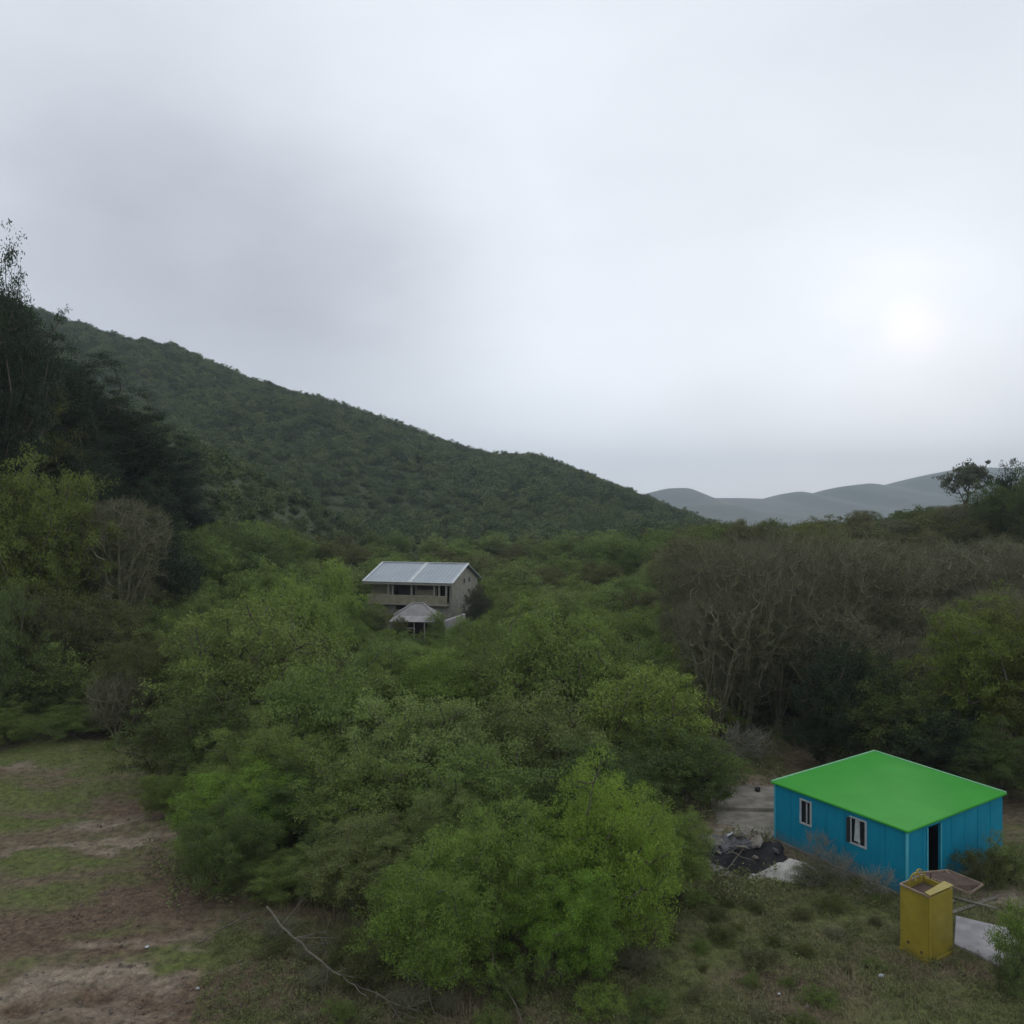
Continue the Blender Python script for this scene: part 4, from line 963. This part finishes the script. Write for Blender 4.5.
# roof: two slopes, pale edge strips and a pale joint in the middle
e0 = -.9; oh = .35
def slope_pt(x, t, lift=0): return Vector((x, e0 + (Dp / 2 - e0) * t, ze - .12 + (zrr - ze + .12) * t + lift))
rf = MB(); A = [slope_pt(-Wd - oh, 0), slope_pt(oh, 0), slope_pt(oh, 1), slope_pt(-Wd - oh, 1)]; rf.hexa(A, [p + Vector((0, 0, .07)) for p in A]); rof = rf.build('roof', TINR, sh)
rb = MB(); A = [Vector((-Wd - oh, Dp / 2 + .003, zrr)), Vector((oh, Dp / 2 + .003, zrr)), Vector((oh, Dp + .6, ze - .25)), Vector((-Wd - oh, Dp + .6, ze - .25))]; rb.hexa(A, [p + Vector((0, 0, .07)) for p in A]); rb.build('rear_slope', TINR, rof)
rs = MB()
rs.bar(slope_pt(-Wd - oh, 0, .10), slope_pt(oh, 0, .10), .30, .05); rs.bar(slope_pt(-Wd - oh, 1, .10), slope_pt(oh, 1, .10), .32, .06)
rs.bar(slope_pt(-Wd - oh, 0, .115), slope_pt(-Wd - oh, 1, .115), .26, .04); rs.bar(slope_pt(oh, 0, .115), slope_pt(oh, 1, .115), .26, .04); rs.bar(slope_pt(-4.3, 0, .112), slope_pt(-4.3, 1, .112), .42, .04)
rs.build('roof_strip', TINP, rof)
fs = MB(); fs.box(-Wd - oh, e0 - .04, ze - .3, oh, e0 + .0, ze - .07); fs.build('fascia', WOODP, rof)
sm = MB()
for k in range(22): sm.bar(slope_pt(-Wd - oh + .25 + k * .43, .02, .085), slope_pt(-Wd - oh + .25 + k * .43, .98, .085), .03, .03)
sm.build('sheet_rib', TINR, rof)
tag(sh, 'two-storey pale stone house with a pitched grey metal roof amid green trees', 'house')

# lean-to shed in front
sx, sy = at(416, 79.5), 79.5; sgz = 14 - (628 - 512) / F * 79.5
shd = empty('open_shed', (sx, sy, sgz), -R(6)); shd.scale = (.88, .88, .9)
SHR = worn('shed_sheet', (.17, .165, .16), (.25, .24, .235), 1.5, .8, .3, 6); SHP = worn('shed_sheet_pale', (.26, .255, .25), (.34, .33, .32), 2, .7, .2, 6)
rr = MB(); b4 = [(-2.35, -1.3, 1.15), (2.35, -1.3, 1.15), (2.1, 1.6, 1.3), (-2.1, 1.6, 1.3)]; 
rr.add([(-2.45, -1.5, .82), (2.45, -1.5, .82), (1.2, -.1, 1.75), (-1.1, -.1, 1.75), (.5, 1.3, 2.45), (-.6, 1.3, 2.45), (2.4, 1.9, 1.3), (-2.4, 1.9, 1.3)],
       [(0, 1, 2, 3), (3, 2, 4, 5), (1, 6, 4, 2), (0, 3, 5, 7), (7, 5, 4, 6)])
ro = rr.build('roof', SHR, shd); mm = ro.modifiers.new('s', 'SOLIDIFY'); mm.thickness = .06
re = MB(); re.add([(-2.5, -1.62, .80), (2.5, -1.62, .80), (2.15, -.85, 1.32), (-2.1, -.85, 1.32)], [(0, 1, 2, 3)]); ree = re.build('eave_sheet', SHP, ro); mm = ree.modifiers.new('s', 'SOLIDIFY'); mm.thickness = .05; mm.offset = 1
rt = MB(); rt.bar((-2.3, -.4, 1.42), (-.6, 1.25, 2.5), .13, .06); rt.bar((2.2, -.3, 1.45), (.5, 1.25, 2.5), .13, .06); rt.bar((-.7, 1.28, 2.5), (.6, 1.28, 2.5), .14, .07); rt.build('hip_strip', SHP, ro)
for k, xx_ in enumerate((-2.3, -1.2, .1, 1.2, 2.2)):
    p = MB(); p.box(xx_ - .06, -1.42, -1.2, xx_ + .06, -1.3, .84); p.build('post', WOODP, shd)
bw = MB(); bw.box(-2.2, 1.5, -1.2, 2.2, 1.6, 1.25); bw.build('back_wall', RUSTD, shd)
rw = MB(); rw.box(-2.0, -1.36, .10, .2, -1.30, .22); rw.build('rail', WOODP, shd)
tag(shd, 'low open shed with a pale hipped sheet roof below the stone house', 'shed')
lw_ = MB(); x0 = at(445, 81); lw_.add([(x0, 80.2, sgz - 1), (x0 + 1.9, 82.4, sgz - 1), (x0 + 1.7, 82.7, sgz - 1), (x0 - .2, 80.5, sgz - 1), (x0, 80.2, sgz + .55), (x0 + 1.9, 82.4, sgz + 1.0), (x0 + 1.7, 82.7, sgz + 1.0), (x0 - .2, 80.5, sgz + .55)],
        [(0,3,2,1),(4,5,6,7),(0,1,5,4),(1,2,6,5),(2,3,7,6),(3,0,4,7)])
tag(lw_.build('stone_wall', SHP, bevel=.05), 'short pale stone wall between the open shed and the stone house corner', 'wall')
for (px, d, top, w, c, lab) in ((372, 82, 602, 3.6, 'grey', 'grey-green bush hiding the lower left corner of the stone house'), (436, 78.2, 611, 2.0, 'grey', 'small grey-green bush beside the open shed roof'), (399, 77.5, 616, 1.8, 'olive', 'small olive bush in front of the left end of the open shed'),
                          (476, 86, 584, 3.4, (.075, .085, .055), 'dull twiggy bush growing up the gable of the stone house')):
    x = at(px, d); z = gz - .8; plant('mid1' if px < 470 else 'mid3', 'green_bush', x, d, CAM_Z - (top - 512) / F * d - z, w, c, lab, 'bush', z=z, parts=('stem', 'foliage'))

for k, (px, d, top, w) in enumerate(((362, 77, 622, 3.4), (385, 75, 629, 3.4), (408, 76, 630, 3.0), (430, 75, 631, 3.2), (452, 77, 624, 3.2), (470, 78, 618, 3.4), (492, 79, 606, 4.0), (350, 80, 606, 4.0),
        (372, 71, 636, 3.6), (402, 70, 640, 3.6), (432, 70, 641, 3.4), (462, 71, 636, 3.6), (488, 73, 624, 3.8), (418, 65, 646, 3.6), (388, 66, 645, 3.6), (448, 65, 648, 3.6), (345, 74, 622, 4), (500, 86, 592, 4), (340, 88, 592, 4))):
    x = at(px, d); z = TZ(x, d) - .1; plant(f'mid{k % 4}', 'valley_shrub', x, d, max(CAM_Z - (top - 512) / F * d - z, 1), w, ('green', 'fresh', 'grey')[k % 3],
        'green shrub on the valley floor around the stone house', 'shrub', 'shrubs on the valley floor', z=z, parts=('stem', 'foliage'))
# scrub at the foot of the central thicket
for k in range(44):
    for _ in range(60):
        x = rnd.uniform(-8.5, 4.5); y = rnd.uniform(22.2, 28.5); px = 512 + x / y * F
        if px < 300 and y < 26.5: continue
        if px > 650 and y > 25: continue
        if all((x - a) ** 2 + (y - b_) ** 2 > .8 for a, b_ in NEARPOS): break
    NEARPOS.append((x, y)); dry = rnd.random() < .42
    hh = rnd.uniform(.45, 1.15) * (1 if y > 24 else .7)
    if dry: plant('bareshrub', 'dry_shrub', x, y, hh, hh * rnd.uniform(1.2, 1.7), rnd.choice(['olive', 'brown', 'grey']), 'low dry twiggy shrub at the foot of the central thicket', 'shrub', 'dry shrubs at the foot of the thicket', parts=('stem', 'foliage'), rng=rnd)
    else: plant(rnd.choice(['low0', 'low1', 'low2']), 'low_shrub', x, y, hh, hh * rnd.uniform(1.4, 2.0), rnd.choice(['green', 'deep', 'olive', 'olive']), 'low leafy shrub at the foot of the central thicket', 'shrub', 'leafy shrubs at the foot of the thicket', parts=('stem', 'foliage'), rng=rnd)
for k in range(34):
    for _ in range(80):
        y = rnd.uniform(22.3, 30.5); x = rnd.uniform(-.5, 16.5); px = 512 + x / y * F; py = 512 + F * 14 / y
        if px > 1040 or (px > 880 and py > 860) or (640 < px < 860 and py < 905): continue
        if all((x - a) ** 2 + (y - b_) ** 2 > .9 for a, b_ in NEARPOS): break
    NEARPOS.append((x, y)); hh = rnd.uniform(.22, .5)
    plant(rnd.choice(['low0', 'low1', 'low2', 'bareshrub']), 'weed_clump', x, y, hh, hh * rnd.uniform(1.8, 3), rnd.choice(['olive', 'moss', 'green', 'brown']), 'small clump of weeds on the grassy slope before the blue house', 'weed', 'weed clumps on the slope', parts=('stem', 'foliage'), rng=rnd)
rj = random.Random(12)
for k in range(40):
    x, y = rj.uniform(6.3, 10.9), rj.uniform(32.9, 36.3)
    o = chunk('rubble_chunk', x + k * .001, y, rj.uniform(.08, .34), rj.uniform(.05, .18), rj.uniform(.04, .14), rj.uniform(0, 6), rj.uniform(-.6, .6), (CONC, CONCD, GREYS, WHITE)[k % 4 if k % 12 else 0], 'small piece of rubble in and around the dark pit beside the blue house', .2 if x > 7.6 else .05, 'rubble'); o['group'] = 'rubble pieces in the pit'
# clods and pebbles on the bare soil
rng = np.random.default_rng(909); n = 16000
y = np.sqrt(rng.random(n) * (50 ** 2 - 20 ** 2) + 20 ** 2); x = (rng.random(n) * 1.26 - .62) * y; g_, p_, s_ = masks(x, y)
k = rng.random(n) < np.clip(.15 + s_ * .9 + p_ * .35 - g_, 0, 1)
for q in (HQ, YARD1, YARD2, PATHQ, BOXQ): k &= ~in_quad(x, y, q)
x, y = x[k], y[k]; n = len(x); r = .018 + .06 * rng.random(n) ** 4
dirs = np.array([[1,0,0],[0,1,0],[-1,0,0],[0,-1,0],[0,0,.8],[0,0,-.6]], float)
v = dirs[None] * r[:, None, None] * rng.uniform(.6, 1.3, (n, 6, 1)); v[:, :, 0] += x[:, None]; v[:, :, 1] += y[:, None]; v[:, :, 2] += (terrain(x, y) + r * .2)[:, None]
tri = np.array([[0,1,4],[1,2,4],[2,3,4],[3,0,4],[1,0,5],[2,1,5],[3,2,5],[0,3,5]]); f = (np.arange(n)[:, None, None] * 6 + tri[None]).reshape(-1, 3)
tag(link('pebbles', mesh_np('pebbles', v.reshape(-1, 3), f, 3), worn('clod', (.075, .055, .042), (.20, .17, .14), .9, .95, 0)), 'small clods and pebbles strewn over the bare soil', 'pebbles', kind='stuff')

# ------------------------------------------------------------------ haze
hz = MB(); hz.box(-5250, -420, -120, 5250, 5000, 330); ho = hz.build('haze', None); tag(ho, kind='stuff')
m = bpy.data.materials.new('haze'); m.use_nodes = True; nt = m.node_tree; nt.nodes.clear()
o_ = nt.nodes.new('ShaderNodeOutputMaterial'); v_ = nt.nodes.new('ShaderNodeVolumePrincipled'); v_.inputs['Color'].default_value = (.78, .89, 1, 1); v_.inputs['Density'].default_value = .00024
nt.links.new(v_.outputs[0], o_.inputs['Volume']); ho.data.materials.append(m)

# ------------------------------------------------------------------ sky and sun
SUN_AZ, SUN_EL = math.atan2(403, 850), math.atan2(182, math.hypot(850, 403))     # the bright patch in the clouds
w = bpy.data.worlds.new('World'); scene.world = w; w.use_nodes = True; nt = w.node_tree
bg = nt.nodes['Background']; bg.inputs['Strength'].default_value = .1
skyt = nt.nodes.new('ShaderNodeTexSky'); skyt.sky_type = 'NISHITA'; skyt.sun_disc = False; skyt.sun_elevation = SUN_EL; skyt.sun_rotation = SUN_AZ
tc = nt.nodes.new('ShaderNodeTexCoord'); gen = tc.outputs['Generated']
def mp(scale, loc=(0, 0, 0), rot=(0, 0, 0)):
    q = nt.nodes.new('ShaderNodeMapping'); q.inputs['Scale'].default_value = scale; q.inputs['Location'].default_value = loc; q.inputs['Rotation'].default_value = rot; nt.links.new(gen, q.inputs[0]); return q.outputs[0]
def nz(vec, scale, detail, rough=.5):
    n_ = nt.nodes.new('ShaderNodeTexNoise'); n_.inputs['Scale'].default_value = scale; n_.inputs['Detail'].default_value = detail; n_.inputs['Roughness'].default_value = rough; nt.links.new(vec, n_.inputs['Vector']); return n_.outputs['Fac']
def dirdot(az, el):
    v = nt.nodes.new('ShaderNodeVectorMath'); v.operation = 'DOT_PRODUCT'; nt.links.new(gen, v.inputs[0])
    v.inputs[1].default_value = (math.sin(az) * math.cos(el), math.cos(az) * math.cos(el), math.sin(el)); return v.outputs['Value']
def pxdir(px, py):
    return math.atan2(px - 512, F), math.atan2(512 - py, math.hypot(F, px - 512))
def mth(op, a, b_=None, cl=False):
    q = nt.nodes.new('ShaderNodeMath'); q.operation = op; q.use_clamp = cl
    for k, v in enumerate((a, b_)):
        if v is None: continue
        if isinstance(v, (int, float)): q.inputs[k].default_value = v
        else: nt.links.new(v, q.inputs[k])
    return q.outputs[0]
def cone(px, py, deg, power=1.5):
    """1 towards the direction, falling to 0 at deg away"""
    dd = dirdot(*pxdir(px, py)); a = mth('DIVIDE', mth('ARCCOSINE', mth('MINIMUM', dd, .99999)), R(deg)); return mth('POWER', mth('SUBTRACT', 1, a, True), power)
cl = nz(mp((1, 1, 2.6)), 1.6, 4, .5)
lum = mth('ADD', .90, mth('MULTIPLY', mth('SUBTRACT', cl, .5), .28))
for (px, py, dg, amt) in ((120, 200, 22, -.16), (390, 290, 12, -.20), (270, 250, 18, -.13), (60, 120, 16, -.05), (330, 90, 15, .06), (850, 500, 26, .20), (500, 500, 24, .18), (250, 300, 16, -.14), (520, 120, 22, .10), (620, 420, 16, .07), (30, 330, 12, -.05), (980, 60, 14, -.06)):
    wob = mth('ADD', 1, mth('MULTIPLY', mth('SUBTRACT', nz(mp((1, 1, 2.2), (px * .01, 0, 0)), 5.0, 4), .5), 1.4))
    lum = mth('ADD', lum, mth('MULTIPLY', mth('MULTIPLY', cone(px, py, dg, 1.3), amt), wob))
wb = mth('ADD', .35, mth('MULTIPLY', nz(mp((1, 1, 1.6), (3, 1, 0)), 11, 4, .55), 1.3))
lum = mth('ADD', lum, mth('MULTIPLY', mth('MULTIPLY', cone(890, 335, 11, 1.0), wb), .16))
tint = nt.nodes.new('ShaderNodeValToRGB'); e = tint.color_ramp.elements; e[0].position = .45; e[0].color = (.89, .950, 1.085, 1); e[1].position = .95; e[1].color = (.945, .998, 1.075, 1); nt.links.new(lum, tint.inputs[0])
sc1 = nt.nodes.new('ShaderNodeVectorMath'); sc1.operation = 'SCALE'; nt.links.new(tint.outputs[0], sc1.inputs[0]); nt.links.new(mth('MULTIPLY', lum, 10), sc1.inputs['Scale'])
# the faint pink disc of the veiled sun
sunp = mth('MULTIPLY', cone(915, 330, 2.2, .8), .8)
wrm = nt.nodes.new('ShaderNodeVectorMath'); wrm.operation = 'SCALE'; wrm.inputs[0].default_value = (1.9, .95, .95); nt.links.new(sunp, wrm.inputs['Scale'])
ad = nt.nodes.new('ShaderNodeVectorMath'); ad.operation = 'ADD'; nt.links.new(sc1.outputs[0], ad.inputs[0]); nt.links.new(wrm.outputs[0], ad.inputs[1])
mx = nt.nodes.new('ShaderNodeMix'); mx.data_type = 'RGBA'; mx.inputs[0].default_value = .97; nt.links.new(skyt.outputs[0], mx.inputs[6]); nt.links.new(ad.outputs[0], mx.inputs[7])
nt.links.new(mx.outputs[2], bg.inputs['Color'])

sd = bpy.data.lights.new('sun', 'SUN'); sd.energy = 1.0; sd.angle = R(25); sd.color = (1, .96, .9); so = bpy.data.objects.new('sun', sd); col.objects.link(so)
dv = Vector((math.sin(SUN_AZ) * math.cos(SUN_EL), math.cos(SUN_AZ) * math.cos(SUN_EL), math.sin(SUN_EL))); so.rotation_euler = dv.to_track_quat('Z', 'Y').to_euler(); so.location = (30, 60, 60)

# ------------------------------------------------------------------ camera
cd = bpy.data.cameras.new('camera'); cd.sensor_width = 36; cd.lens = F / 1024 * 36; cd.clip_start = .5; cd.clip_end = 12000
cam = bpy.data.objects.new('camera', cd); col.objects.link(cam); cam.location = (0, 0, CAM_Z); cam.rotation_euler = (R(90), 0, 0); scene.camera = cam
scene.view_settings.view_transform = 'Standard'; scene.view_settings.look = 'None'; scene.view_settings.exposure = 0; scene.view_settings.gamma = 1
scene.cycles.max_bounces = 6; scene.cycles.volume_bounces = 0; scene.cycles.transparent_max_bounces = 4
